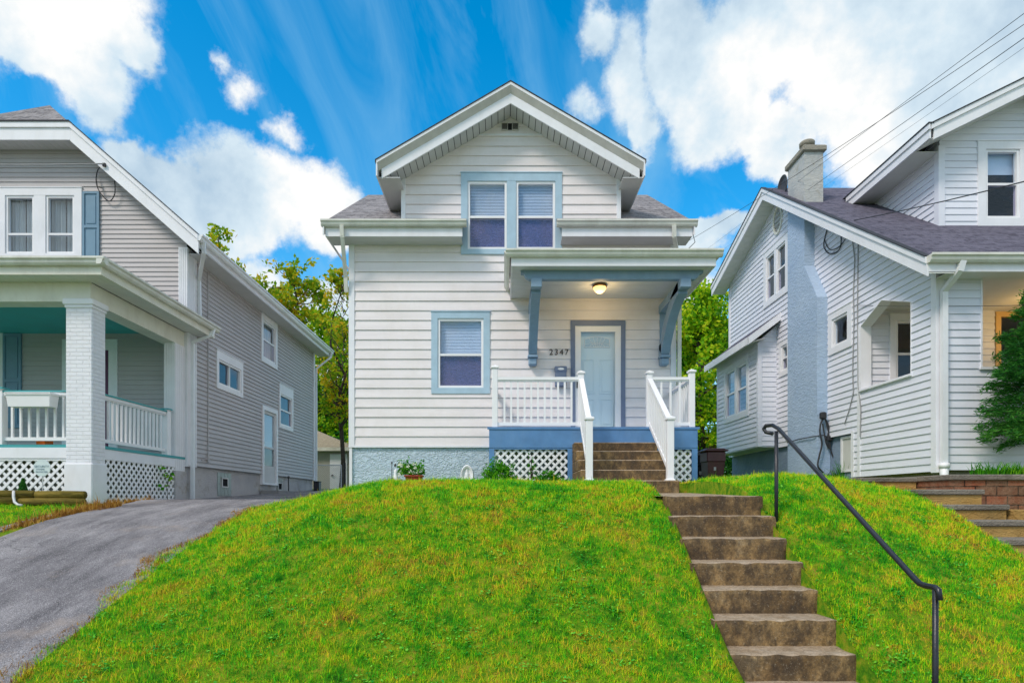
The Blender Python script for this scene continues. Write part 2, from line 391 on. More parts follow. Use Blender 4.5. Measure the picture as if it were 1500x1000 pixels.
def block_mat():
    m, t, b = mat('retaining_block', .9, .15)
    g = t.n.new('ShaderNodeSeparateXYZ'); t.link(t.pos(), g.inputs[0])
    c = t.n.new('ShaderNodeCombineXYZ'); t.link(g.outputs[0], c.inputs[0]); t.link(g.outputs[2], c.inputs[1])
    br = t.n.new('ShaderNodeTexBrick'); t.link(c.outputs[0], br.inputs['Vector']); br.inputs['Scale'].default_value = 1
    br.inputs['Brick Width'].default_value = .3; br.inputs['Row Height'].default_value = .13; br.inputs['Mortar Size'].default_value = .008
    br.inputs['Color1'].default_value = C3((.3, .1, .05)); br.inputs['Color2'].default_value = C3((.17, .085, .05)); br.inputs['Mortar'].default_value = C3((.03, .02, .015))
    f = t.mix(t.ramp(t.noise(8, 6, .7, t.pos()), [(.4, 0), (.7, .6)]), br.outputs['Color'], (.34, .22, .14))
    t.link(f, b.inputs['Base Color'])
    t.link(t.bump(t.math('ADD', t.math('MULTIPLY', br.outputs['Fac'], -1.5), t.noise(18, 6, .7, t.pos())), 1, .03), b.inputs['Normal']); return m
M['block'] = block_mat()
M['dark_slab'] = stucco_mat('dark_slab', (.16, .14, .115), (.25, .215, .17), 14, .5, (.07, .06, .045))
M['ochre_concrete'] = stucco_mat('ochre_concrete', (.36, .2, .05), (.46, .3, .11), 9, .4, (.2, .13, .05))
def glass_mat(name, tint=(.9, .95, 1), refl=.035, op=0.0, opc=(.1, .12, .2)):
    m = bpy.data.materials.new(name); m.use_nodes = True; t = NT(m); t.n.remove(t.n['Principled BSDF'])
    tr = t.new('ShaderNodeBsdfTransparent', i_Color=C3(tint)); gl = t.new('ShaderNodeBsdfGlossy', i_Roughness=.03, i_Color=(.9, .95, 1, 1))
    wob = t.bump(t.noise(2.2, 2, .5, t.pos()), .12, .03); t.link(wob, gl.inputs['Normal'])
    fr = t.new('ShaderNodeFresnel', i_IOR=1.5)
    fac = t.math('MULTIPLY_ADD', fr.outputs[0], .8, refl, clamp=True); fac = t.math('MULTIPLY', fac, t.math('SUBTRACT', 1.0, t.n.new('ShaderNodeNewGeometry').outputs['Backfacing']))
    mx = t.n.new('ShaderNodeMixShader'); t.link(fac, mx.inputs[0]); t.link(tr.outputs[0], mx.inputs[1]); t.link(gl.outputs[0], mx.inputs[2])
    t.link(mx.outputs[0], t.n['Material Output'].inputs[0]); return m
M['glass'] = glass_mat('window_glass')
M['dark_glass'] = glass_mat('screened_glass', (.85, .85, .93), .02)
M['door_glass'] = glass_mat('storm_door_glass', (.97, .99, 1), .05)
def lamp_mat(name, col, s):
    m = bpy.data.materials.new(name); m.use_nodes = True; t = NT(m); b = t.n['Principled BSDF']
    b.inputs['Base Color'].default_value = C3((.9, .8, .6)); b.inputs['Emission Color'].default_value = C3(col); b.inputs['Emission Strength'].default_value = s
    b.inputs['Roughness'].default_value = .3; return m
M['lamp_glow'] = lamp_mat('lamp_glow', (1, .58, .16), 1.6)

# ---------------------------------------------------------------- building kit
def frame(origin, u, n):
    O, U, N = Vector(origin), Vector(u), Vector(n)
    return lambda uu, nn, z: tuple(O+U*uu+N*nn+Vector((0, 0, z)))
def siding(mb, P, outline, holes, z0, z1, exp, d, knots=()):
    """lapped boards; outline(z)->(u0,u1); holes: (za, zb, ua, ub[, ua2, ub2]) trapezoids"""
    H_ = [h if len(h) == 6 else (h[0], h[1], h[2], h[3], h[2], h[3]) for h in holes]
    ks = sorted({*(round(k, 5) for k in knots), *(round(h[0], 5) for h in H_), *(round(h[1], 5) for h in H_)})
    z = z0
    while z < z1-1e-4:
        zt = min(z+exp, z1)
        cuts = [z]+[k for k in ks if z+1e-4 < k < zt-1e-4]+[zt]
        for a, b in zip(cuts, cuts[1:]):
            la, lb = outline(a+1e-5), outline(b-1e-5)
            segs = [(la[0], la[1], lb[0], lb[1])]
            for h in H_:
                if h[0]-1e-4 <= a and h[1]+1e-4 >= b:
                    t0 = (a-h[0])/(h[1]-h[0]); t1 = (b-h[0])/(h[1]-h[0])
                    A0, A1 = h[2]+(h[4]-h[2])*t0, h[3]+(h[5]-h[3])*t0
                    B0, B1 = h[2]+(h[4]-h[2])*t1, h[3]+(h[5]-h[3])*t1
                    new = []
                    for s in segs:
                        if A1 <= s[0] or A0 >= s[1]: new.append(s); continue
                        if A0 > s[0]: new.append((s[0], A0, s[2], B0))
                        if A1 < s[1]: new.append((A1, s[1], B1, s[3]))
                    segs = new
            na = d*(1-(a-z)/exp); nb = d*(1-(b-z)/exp)
            for s in segs:
                if s[1]-s[0] < 1e-4 and s[3]-s[2] < 1e-4: continue
                mb.quad(P(s[0], na, a), P(s[1], na, a), P(s[3], nb, b), P(s[2], nb, b))
                if a == z: mb.quad(P(s[0], 0, a), P(s[1], 0, a), P(s[1], na, a), P(s[0], na, a))
        z = zt
def ring(mb, P, u0, u1, z0, z1, w, n0, n1, wb=None, wt=None):
    wb = w if wb is None else wb; wt = w if wt is None else wt
    mb.fbox(P, u0, u1, n0, n1, z1-wt, z1); mb.fbox(P, u0, u1, n0, n1, z0, z0+wb)
    mb.fbox(P, u0, u0+w, n0, n1, z0+wb, z1-wt); mb.fbox(P, u1-w, u1, n0, n1, z0+wb, z1-wt)
def window(parent, P, u0, u1, z0, z1, cw, n=1, m_case='white_trim', m_sash='white_vinyl', blinds=True, mull=None, proud=.035, rail=None,
           slide=False, curtains=False, wb=None, wt=None, label=None, dark_low=True):
    """casing (the part) with sashes, panes and blinds under it"""
    mull = cw if mull is None else mull
    mb = MB(); ring(mb, P, u0, u1, z0, z1, cw, -.06, proud, wb, wt)
    a0, a1 = u0+cw, u1-cw; b0, b1 = z0+(cw if wb is None else wb), z1-(cw if wt is None else wt)
    W = (a1-a0-mull*(n-1))/n
    for i in range(1, n): mb.fbox(P, a0+i*W+(i-1)*mull, a0+i*(W+mull), -.06, proud-.003, b0, b1)
    mb.fbox(P, u0-.012, u1+.012, .0, proud+.012, z1, z1+.018)
    w = mb.build('window', M[m_case], parent)
    if label: w['label'] = label
    for i in range(n):
        s0 = a0+i*(W+mull); s1 = s0+W; f = .045
        mb = MB()
        ring(mb, P, s0+.002, s1-.002, b0+.002, b1-.002, f, -.07, .012)
        if slide:
            mid = (s0+s1)/2; mb.fbox(P, mid-.02, mid+.02, -.065, .008, b0+f, b1-f)
            panes = [(s0+f, mid-.02, b0+f, b1-f, -.04, 'dark_glass'), (mid+.02, s1-f, b0+f, b1-f, -.03, 'glass')]
        else:
            zm = (b0+b1)/2 if rail is None else rail
            mb.fbox(P, s0+f, s1-f, -.065, .006, zm-.022, zm+.022)
            panes = [(s0+f, s1-f, b0+f, zm-.022, -.02, 'dark_glass' if dark_low else 'glass'), (s0+f, s1-f, zm+.022, b1-f, -.04, 'glass')]
        mb.build('sash', M[m_sash], w)
        for q in panes:
            p = MB(); p.fbox(P, q[0]-.005, q[1]+.005, q[4]-.004, q[4], q[2]-.005, q[3]+.005); p.build('pane', M[q[5]], w)
        if blinds:
            p = MB(); z = b0+.03
            while z < b1-.04:
                p.hexa([P(s0+.03,-.102,z+.026),P(s1-.03,-.102,z+.026),P(s1-.03,-.09,z),P(s0+.03,-.09,z),P(s0+.03,-.104,z+.028),P(s1-.03,-.104,z+.028),P(s1-.03,-.092,z+.0015),P(s0+.03,-.092,z+.0015)])
                z += .03
            p.fbox(P, s0+.045, s1-.045, -.135, -.09, b1-.06, b1-.02)
            p.build('blind', M['blind'], w)
            if dark_low:   # insect screen cloth in the lower half
                zm = (b0+b1)/2 if rail is None else rail
                q = MB(); q.fbox(P, s0+.03, s1-.03, -.062, -.060, b0+.03, zm); q.build('screen', SCREEN, w)
        if curtains:
            p = MB(); k = 28
            for sgn, c0, c1 in ((1, s0-.02, s0+W*.47), (-1, s1+.02, s1-W*.47)):
                pts = [(c0+(c1-c0)*j/k, -.16+.025*math.sin(j*1.7+i)+.01*math.sin(j*.6)) for j in range(k+1)]
                for (ua, na), (ub, nb) in zip(pts, pts[1:]): p.quad(P(ua, na, b0-.1), P(ub, nb, b0-.1), P(ub, nb, b1), P(ua, na, b1))
            p.build('curtain', M['curtain'], w, smooth=True)
    return w
def screen_mat():
    m = bpy.data.materials.new('insect_screen'); m.use_nodes = True; t = NT(m); b = t.n['Principled BSDF']
    n = t.noise(14, 3, .6, t.pos((1, 1, 3)))
    t.link(t.ramp(n, [(.35, (.15, .17, .31)), (.7, (.30, .33, .52))]), b.inputs['Base Color']); b.inputs['Roughness'].default_value = .6
    tr = t.n.new('ShaderNodeBsdfTransparent'); mx = t.n.new('ShaderNodeMixShader'); mx.inputs[0].default_value = .5
    t.link(tr.outputs[0], mx.inputs[1]); t.link(b.outputs[0], mx.inputs[2]); t.link(mx.outputs[0], t.n['Material Output'].inputs[0]); return m
SCREEN = screen_mat()
def gutter(mb, a, b, out, s=1.0):
    """K-style gutter: top outer lip, bulged front; a, b at top back edge; out = outward unit vector"""
    o = Vector(out); a = Vector(a); b = Vector(b)
    prof = [(0, -.115), (.062, -.115), (.085, -.085), (.092, -.05), (.118, -.03), (.118, .0), (.104, 0), (.1, -.012), (0, -.012)]
    mb.prism([a+o*(u*s)+Vector((0, 0, z*s)) for u, z in prof], b-a)
def downspout(name, pts, parent, m='white_gutter', r=.036):
    mb = MB()
    for a, b in zip(pts, pts[1:]):
        a, b = Vector(a), Vector(b); t = (b-a).normalized()*.02
        up = (0, 0, 1) if abs((b-a).normalized().z) < .9 else (0, 1, 0)
        mb.bar(a-t, b+t, r*2.1, r*1.6, up)
    # straps
    return mb.build(name, M[m], parent)
def lattice(mb, P, u0, u1, z0, z1, pitch, w, n):
    t = .006
    for sgn in (1, -1):
        nn = n+(t+.001 if sgn > 0 else 0)
        c = -((z1-z0)+(u1-u0)); L = (u1-u0); Hh = (z1-z0)
        k0 = 0
        while k0*pitch < L+Hh:
            c = k0*pitch-(Hh if sgn > 0 else 0)   # line: u = c + sgn*z  (z from bottom)
            # clip
            if sgn > 0: za, zb = max(0, -c), min(Hh, L-c)
            else: za, zb = max(0, c-L), min(Hh, c)
            if zb-za > .02:
                ua, ub = c+sgn*za, c+sgn*zb; h = w*.7071
                mb.hexa([P(u0+ua-h, nn, z0+za), P(u0+ua+h, nn, z0+za), P(u0+ua+h, nn+t, z0+za), P(u0+ua-h, nn+t, z0+za),
                         P(u0+ub-h, nn, z0+zb), P(u0+ub+h, nn, z0+zb), P(u0+ub+h, nn+t, z0+zb), P(u0+ub-h, nn+t, z0+zb)])
            k0 += 1
def post(mb, x, y, z0, z1, w=.1, cap=.035):
    mb.bbox(x-w/2, x+w/2, y-w/2, y+w/2, z0, z1, .006)
    mb.bbox(x-w/2-.02, x+w/2+.02, y-w/2-.02, y+w/2+.02, z1, z1+cap, .008)
    h = w/2+.008; z = z1+cap
    mb.add([(x-h,y-h,z-.002),(x+h,y-h,z-.002),(x+h,y+h,z-.002),(x-h,y+h,z-.002),(x,y,z+.03)], [(0,1,4),(1,2,4),(2,3,4),(3,0,4)])
def text_mesh(name, body, size, loc, m, parent, rot=(R(90), 0, 0), depth=.006, spacing=1.0):
    cu = bpy.data.curves.new(name, 'FONT'); cu.body = body; cu.size = size; cu.extrude = depth; cu.space_character = spacing
    cu.align_x = 'CENTER'; cu.align_y = 'CENTER'
    tmp = bpy.data.objects.new(name+'_src', cu); COL.objects.link(tmp)
    bpy.context.view_layer.update()
    me = bpy.data.meshes.new_from_object(tmp.evaluated_get(bpy.context.evaluated_depsgraph_get()))
    bpy.data.objects.remove(tmp); me.name = name; me.materials.clear(); me.materials.append(m)
    o = bpy.data.objects.new(name, me); COL.objects.link(o)
    O = org(parent); o.parent = parent; o.location = Vector(loc)-O; o.rotation_euler = rot
    return o
# ================================================================ world: physical sky plus clouds by compass bearing and elevation
SUN_EL, SUN_AZ = R(46), R(-134)      # azimuth clockwise from +y: behind the camera, to its left
world = bpy.data.worlds.new('World'); scene.world = world; world.use_nodes = True
t = NT(world); t.n.clear()
out = t.n.new('ShaderNodeOutputWorld')
sky = t.n.new('ShaderNodeTexSky'); sky.sky_type = 'NISHITA'; sky.sun_disc = False
sky.sun_elevation = SUN_EL; sky.sun_rotation = SUN_AZ; sky.air_density = 1.0; sky.dust_density = .3; sky.ozone_density = 3
tc = t.n.new('ShaderNodeTexCoord').outputs['Generated']
sp = t.n.new('ShaderNodeSeparateXYZ'); t.link(tc, sp.inputs[0])
az = t.math('ARCTAN2', sp.outputs[0], sp.outputs[1]); el = t.math('ARCSINE', sp.outputs[2])
cb = t.n.new('ShaderNodeCombineXYZ'); t.link(az, cb.inputs[0]); t.link(el, cb.inputs[1])
# warp
wn = t.n.new('ShaderNodeTexNoise'); wn.inputs['Scale'].default_value = 5.5; wn.inputs['Detail'].default_value = 7; wn.inputs['Roughness'].default_value = .62; t.link(tc, wn.inputs['Vector'])
vs = t.n.new('ShaderNodeVectorMath'); vs.operation = 'SUBTRACT'; t.link(wn.outputs['Color'], vs.inputs[0]); vs.inputs[1].default_value = (.5, .5, .5)
vm = t.n.new('ShaderNodeVectorMath'); vm.operation = 'SCALE'; vm.inputs['Scale'].default_value = .13; t.link(vs.outputs[0], vm.inputs[0])
va = t.n.new('ShaderNodeVectorMath'); va.operation = 'ADD'; t.link(cb.outputs[0], va.inputs[0]); t.link(vm.outputs[0], va.inputs[1])
P2 = va.outputs[0]
def azel(px, py):
    return math.atan((px-CX)/F), math.atan((CY-py)/math.hypot(F, px-CX))
def blob(px, py, rx, ry, w=1.0, off=0.0):
    a, e = azel(px, py); k = math.cos(a)*math.cos(e)
    s = t.n.new('ShaderNodeVectorMath'); s.operation = 'SUBTRACT'; t.link(P2, s.inputs[0]); s.inputs[1].default_value = (a, e, 0)
    m = t.n.new('ShaderNodeVectorMath'); m.operation = 'MULTIPLY'; t.link(s.outputs[0], m.inputs[0])
    m.inputs[1].default_value = (1/(rx/F*math.cos(a)**1.6), 1/(ry/F*math.cos(e)**1.5), 0)
    l = t.n.new('ShaderNodeVectorMath'); l.operation = 'LENGTH'; t.link(m.outputs[0], l.inputs[0])
    v = t.math('SUBTRACT', 1.0, l.outputs['Value'])
    return t.math('MULTIPLY_ADD', v, w, -off)
BLOBS = [(60, 30, 180, 85), (120, 105, 75, 62), (185, 70, 55, 45), (-100, -60, 260, 130), (30, -60, 230, 80), (30, 105, 60, 30),
         (230, 262, 100, 50), (370, 270, 120, 62), (450, 300, 80, 65), (330, 330, 150, 55), (185, 225, 45, 28), (480, 345, 60, 40),
         (1000, 60, 55, 110), (1060, 110, 95, 115), (1150, 50, 140, 110), (880, 45, 40, 45, .7, .06), (925, 105, 45, 90, .7, .04), (950, 175, 34, 60, .7, .08), (318, 108, 30, 22, .45, .17), (352, 140, 44, 44, .5, .21), (412, 186, 38, 26, .5, .19), (862, 150, 32, 46, .5, .20), (930, 160, 20, 60, .8, 0), (1035, 185, 60, 60, .8, 0), (1320, 60, 200, 110), (1420, 150, 190, 130), (1300, 190, 110, 80),
         (1150, 210, 50, 50), (1230, 130, 90, 90), (1500, -80, 350, 150), (1600, 250, 200, 250), (1110, 180, 30, 40),
         (1010, 370, 75, 30), (1060, 340, 60, 22), (300, 420, 150, 40), (480, 460, 70, 35), (980, 420, 90, 40), (640, 520, 500, 60)]
cov = None
for b in BLOBS:
    v = blob(*b)
    cov = v if cov is None else t.math('SMOOTH_MAX', cov, v, .15)
# elsewhere (behind the camera and overhead): broken cloud
away = t.math('GREATER_THAN', t.math('ABSOLUTE', az), 1.15)
n_aw = t.noise(2.2, 5, .6, tc)
over = t.math('MULTIPLY', t.math('GREATER_THAN', el, 1.0), 1)
cov2 = t.math('MULTIPLY_ADD', n_aw, 2.4, -1.0)
sel = t.math('MAXIMUM', away, over)
cov = t.math('ADD', t.math('MULTIPLY', cov, t.math('SUBTRACT', 1, sel)), t.math('MULTIPLY', cov2, sel))
fine = t.noise(13, 8, .68, tc)
d = t.math('ADD', cov, t.math('MULTIPLY_ADD', fine, .9, -.42))
cf = t.math('SMOOTHSTEP', 0, 0) if False else None
mr = t.n.new('ShaderNodeMapRange'); mr.interpolation_type = 'SMOOTHSTEP'; mr.inputs['From Min'].default_value = -.05; mr.inputs['From Max'].default_value = .36; t.link(d, mr.inputs['Value'])
cloud = mr.outputs[0]
# cirrus streaks, slanting
vw0 = t.n.new('ShaderNodeVectorMath'); vw0.operation = 'SCALE'; vw0.inputs['Scale'].default_value = .05; wl = t.n.new('ShaderNodeTexNoise'); wl.inputs['Scale'].default_value = 3; wl.inputs['Detail'].default_value = 2; t.link(tc, wl.inputs['Vector']); t.link(wl.outputs['Color'], vw0.inputs[0])
vw = t.n.new('ShaderNodeVectorMath'); vw.operation = 'ADD'; t.link(cb.outputs[0], vw.inputs[0]); t.link(vw0.outputs[0], vw.inputs[1])
mp = t.n.new('ShaderNodeMapping'); mp.inputs['Rotation'].default_value = (0, 0, R(58)); t.link(vw.outputs[0], mp.inputs['Vector'])
mp2 = t.n.new('ShaderNodeMapping'); mp2.inputs['Scale'].default_value = (1.5, 4.2, 1); t.link(mp.outputs[0], mp2.inputs['Vector'])
ci = t.noise(1.5, 6, .6, mp2.outputs[0], 1.1)
cir = t.ramp(ci, [(.44, 0), (.78, .48)])
low = t.math('MULTIPLY', t.math('SUBTRACT', .42, el, clamp=True), 1.1)   # paler air low down
veil = t.math('ADD', cir, low, clamp=True)
# cloud tone: greyer bellies
shade = t.noise(4.2, 5, .6, tc)
ct = t.ramp(t.math('ADD', t.math('MULTIPLY', shade, .8), t.math('MULTIPLY', fine, .25)), [(.34, (.30, .42, .54)), (.50, (.52, .62, .69)), (.60, (.76, .76, .75))])
hs = t.n.new('ShaderNodeHueSaturation'); hs.inputs['Saturation'].default_value = 1.43; hs.inputs['Hue'].default_value = .487; hs.inputs['Value'].default_value = 1.22; t.link(sky.outputs[0], hs.inputs['Color'])
g1 = t.n.new('ShaderNodeGamma'); g1.inputs['Gamma'].default_value = 1.0; t.link(hs.outputs[0], g1.inputs[0])
skyc = g1.outputs[0]
bg1 = t.n.new('ShaderNodeBackground'); t.link(skyc, bg1.inputs[0]); bg1.inputs[1].default_value = .15
bg2 = t.n.new('ShaderNodeBackground'); t.link(ct, bg2.inputs[0]); t.link(t.math('MULTIPLY_ADD', over, .8, 1.0), bg2.inputs[1])  # cloud overhead, out of view, brightened to light walls and lawn
bgv = t.n.new('ShaderNodeBackground'); bgv.inputs[0].default_value = (.33, .66, .93, 1); bgv.inputs[1].default_value = .72
m1 = t.n.new('ShaderNodeMixShader'); t.link(veil, m1.inputs[0]); t.link(bg1.outputs[0], m1.inputs[1]); t.link(bgv.outputs[0], m1.inputs[2])
m2 = t.n.new('ShaderNodeMixShader'); t.link(cloud, m2.inputs[0]); t.link(m1.outputs[0], m2.inputs[1]); t.link(bg2.outputs[0], m2.inputs[2])
t.link(m2.outputs[0], out.inputs[0])
sd = bpy.data.lights.new('sun', 'SUN'); sd.energy = 1.75; sd.angle = R(14); sd.color = (1, .89, .79)
so = bpy.data.objects.new('sun', sd); COL.objects.link(so)
dirv = Vector((math.sin(SUN_AZ)*math.cos(SUN_EL), math.cos(SUN_AZ)*math.cos(SUN_EL), math.sin(SUN_EL)))
so.rotation_euler = dirv.to_track_quat('Z', 'Y').to_euler(); so.location = dirv*60
cam = bpy.data.cameras.new('camera'); co = bpy.data.objects.new('camera', cam); COL.objects.link(co); scene.camera = co
co.location = (0, 0, ZO); co.rotation_euler = (R(90), 0, 0)
cam.sensor_width = 36; cam.lens = F/1500*36; cam.shift_x = (750-CX)/1500; cam.shift_y = (CY-500)/1500; cam.clip_start = .05; cam.clip_end = 2000
scene.render.engine = 'CYCLES'; scene.cycles.use_denoising = True; scene.cycles.max_bounces = 7; scene.cycles.transparent_max_bounces = 12
scene.view_settings.view_transform = 'Standard'; scene.view_settings.look = 'None'; scene.view_settings.exposure = EXPOSURE; scene.view_settings.gamma = 1

# ================================================================ ground
def pl(*pts):
    a = np.array(pts, float)
    return lambda y: np.interp(y, a[:, 0], a[:, 1])
z_mid = pl((3.95,-1.6),(4.3,-1.5),(4.94,-1.20),(5.6,-.79),(6.2,-.40),(6.78,-.06),(7.3,.14),(7.8,.225),(8.5,.262),(12.3,.27),(22,.45),(40,1),(250,5))
z_drive = pl((3.4,-1.6),(4.4,-1.3),(5.6,-.9),(6.4,-.67),(7,-.50),(8,-.25),(9,-.1),(10.4,.03),(13.7,.06),(22,.42),(40,1),(250,5))
z_left = pl((3.6,-1.6),(5,-1.08),(6.4,-.66),(7.7,-.32),(9,-.12),(10,-.03),(14,.02),(22,.42),(40,1),(250,5))
z_right = pl((3.95,-1.6),(4.5,-1.35),(5.5,-.9),(6.5,-.49),(7.3,-.16),(8.2,.11),(9.5,.28),(12,.34),(22,.45),(40,1),(250,5))
z_next = pl((3.95,-1.6),(4.6,-1.5),(6,-1.0),(7.1,-.58),(8.0,-.2),(9.1,-.08),(9.6,.2),(12,.34),(22,.45),(40,1),(250,5))
def S(a, b, v): s = np.clip((v-a)/(b-a), 0, 1); return s*s*(3-2*s)
def hgt(x, y, cut=True):
    x = np.asarray(x, float); y = np.asarray(y, float)
    h = z_left(y)*(1-S(-6.3, -5.9, x))+z_drive(y)*S(-6.3, -5.9, x)
    k = S(-3.75, -1.5, x); h = h*(1-k)+z_mid(y)*k
    k = S(3.0, 5.3, x); h = h*(1-k)+z_right(y)*k
    h = h+.13*np.exp(-((x-4.15)/1.0)**2)*S(6.0, 8.2, y)*(1-S(10.5, 14, y))
    if cut: h = h-.4*((x > 1.815) & (x < 2.835) & (y < 7.0))
    if cut: h = np.where((x > 1.815) & (x < 2.835) & (y >= 7.0) & (y < 9.6), .0+(y-7)*.03, h)
    h = h-.09*(1-S(2.86, 3.15, x))*(x > 2.84)*(y < 6.9)*(y > 3.95)
    h = h-.06*S(1.55, 1.78, x)*(1-S(1.80, 1.81, x))*(y < 7)*(y > 3.95)
    k = S(5.38, 5.5, x); h = h*(1-k)+z_next(y)*k
    h = h+.018*np.sin(x*1.9+y*.7)*np.sin(y*1.3-x*.6)*S(4.4, 5.4, y)*S(-3.7, -3.0, x)
    h = np.where(y < 3.9, -1.6, h)
    h = np.where(y < 1.9, -1.75, h)
    return h
xs = np.concatenate([np.array([-300, -150, -80, -50, -35, -25]), np.arange(-20, -8, .5), np.sort(np.concatenate([np.arange(-8, 8, .1), [1.81, 1.82, 2.83, 2.84]])), np.arange(8, 20, .5), np.array([20, 25, 35, 50, 80, 150, 300])])
ys = np.concatenate([np.array([-150, -80, -40, -20, -10, -4, 0, 1.85, 1.9]), np.arange(2, 14, .1), np.arange(14, 30, .5), np.array([30, 35, 45, 60, 90, 140, 250, 400])])
GX, GY = np.meshgrid(xs, ys); GZ = hgt(GX, GY)
V = np.stack([GX, GY, GZ], -1).reshape(-1, 3); nx, ny = len(xs), len(ys)
i, j = np.meshgrid(np.arange(nx-1), np.arange(ny-1)); k = (j*nx+i).ravel()
struct(np_obj('ground', V, np.stack([k, k+1, k+nx+1, k+nx], -1), M['soil'], smooth=True))
def sheet(name, xa, xb, y0, y1, dy, zf, m, dz=.004, nxs=8, fringe=0):
    Y = np.arange(y0, y1+dy/2, dy); A = np.array([xa(y) if callable(xa) else xa for y in Y]); B = np.array([xb(y) if callable(xb) else xb for y in Y])
    V = []
    for y, a, b in zip(Y, A, B):
        for q in np.linspace(a, b, nxs): V.append((q, y, float(zf(q, y))+dz))
    n = len(Y); i, j = np.meshgrid(np.arange(nxs-1), np.arange(n-1)); k = (j*nxs+i).ravel()
    return np_obj(name, V, np.stack([k, k+1, k+nxs+1, k+nxs], -1), m, smooth=True)
d_left = pl((3, -5.95), (9.6, -5.87), (10.1, -5.95), (11.7, -6.80), (26, -6.80)); d_right = pl((3, -3.62), (22, -3.55), (26, -3.3))
wob = lambda y, s: .05*math.sin(y*2.3+s)+.03*math.sin(y*5.1+s*2)
struct(sheet('driveway', lambda y: float(d_left(y))-.25+wob(y, 1)*.6, lambda y: -3.3, 3.92, 24, .15, lambda x, y: z_drive(y)+.008-.12*max(0, (x+3.55)/.25)-.10*max(0, (float(d_left(y))-.1-x)/.15), M['asphalt'], nxs=34))
struct(sheet('pavement', -60, 60, 2.0, 3.85, .37, lambda x, y: -1.596, M['kerb_stone'], nxs=60))
mb = MB(); mb.box(-60, 60, 1.84, 2.0, -1.75, -1.594); struct(mb.build('kerb', M['kerb_stone']))
struct(sheet('road', -80, 80, -9, 1.84, 1.0, lambda x, y: -1.742, M['asphalt'], nxs=80))
# walk from the top of the garden steps to the porch steps
struct(sheet('path', 1.72, 2.92, 6.95, 9.35, .2, lambda x, y: .062+(y-6.95)*.03, M['step_concrete'], nxs=4))

# ================================================================ grass
def grass(name, n, x0, x1, y0, y1, keep, dens, m, L=(.03, .065), w=.0042, lean=.95, parent=None):
    nt = n//9; tx = rng.uniform(x0, x1, nt); ty = rng.uniform(y0, y1, nt); ti = rng.integers(0, nt, n)
    tuft = rng.uniform(0, 1, n) < .62
    x = np.where(tuft, tx[ti]+rng.normal(0, .016, n), rng.uniform(x0, x1, n)); y = np.where(tuft, ty[ti]+rng.normal(0, .016, n), rng.uniform(y0, y1, n))
    tlen = rng.uniform(.6, 1.55, nt)[ti]; tdir = rng.uniform(0, 2*np.pi, nt)[ti]
    ok = keep(x, y) & (rng.uniform(0, 1, n) < dens(y)); x, y, tuft, tlen, tdir = x[ok], y[ok], tuft[ok], tlen[ok], tdir[ok]; n = len(x)
    # tufting
    z = hgt(x, y, False)-.006
    th = np.where(tuft, tdir+rng.normal(0, .9, n), rng.uniform(0, 2*np.pi, n)); ln = np.where(tuft, tlen, .8)* rng.uniform(L[0], L[1], n)*(1+.5*(rng.uniform(0, 1, n) > .93))*(.8+.5*S(-.5, 1, np.sin(x*7+3*np.sin(y*5))*np.sin(y*8)))
    le = rng.uniform(.1, lean, n)*ln; ww = w*rng.uniform(.7, 1.5, n)*(1+(y-4.5)*.09)
    ph = rng.uniform(0, 2*np.pi, n); dx, dy = np.cos(ph)*ww/2, np.sin(ph)*ww/2; lx, ly = np.cos(th)*le, np.sin(th)*le
    a = np.stack([x-dx, y-dy, z], -1); b = np.stack([x+dx, y+dy, z], -1)
    up = np.sqrt(np.maximum(ln**2-le**2, (.3*ln)**2))
    c = np.stack([x-dx*.7+lx*.35, y-dy*.7+ly*.35, z+up*.6], -1); d_ = np.stack([x+dx*.7+lx*.35, y+dy*.7+ly*.35, z+up*.6], -1); e = np.stack([x+lx, y+ly, z+up], -1)
    V = np.stack([a, b, c, d_, e], 1).reshape(-1, 3); k = np.arange(n)*5
    T = np.concatenate([np.stack([k, k+1, k+2], -1), np.stack([k+1, k+3, k+2], -1), np.stack([k+2, k+3, k+4], -1)])
    return np_obj(name, V, T, m, smooth=False)
den = lambda y: np.where(y < 9, 1.0, .35)
edge_n = lambda y: -3.62+.07*np.sin(y*2.1+4)+.05*np.sin(y*6.3)
keep_main = lambda x, y: (x > edge_n(y)) & ~((x > 1.80) & (x < 2.85) & (y < 9.4)) & ~((x > -3.12) & (y > 12.28) & (x < 3.45)) & ~((x > -.3) & (x < 3.45) & (y > 10.75)) & ~((x > 1.15) & (x < 2.7) & (y > 9.15)) & ~((x > 5.38)) & (y > 3.95)
tag(grass('lawn_grass', int(620000*GR), -3.8, 5.45, 3.95, 12.6, keep_main, den, M['grass']), 'short green and yellow lawn grass on the mound before the white house', 'grass', kind='stuff')
tag(grass('verge_grass', int(50000*GR), -12, -6.32, 6.2, 9.75, lambda x, y: x < -6.3, lambda y: 1+0*y, M['grass']), 'short grass strip beside the kerb of the grey house', 'grass', kind='stuff')
tag(grass('back_grass', int(40000*GR), 3.5, 7, 12.6, 22, lambda x, y: x > 3.5, lambda y: 1+0*y, M['grass'], w=.012), 'green grass between the white house and the pale blue house', 'grass', kind='stuff')
tag(grass('straw_weeds', int(9000*GR), -6.22, -5.75, 5.5, 10.6, lambda x, y: x < -5.95+.16*np.sin(y*2.3)+.1*np.sin(y*5), lambda y: 1+0*y, M['straw'], L=(.05, .13), w=.006, lean=.98), 'dry straw coloured weeds between kerb and driveway', 'weeds', kind='stuff')
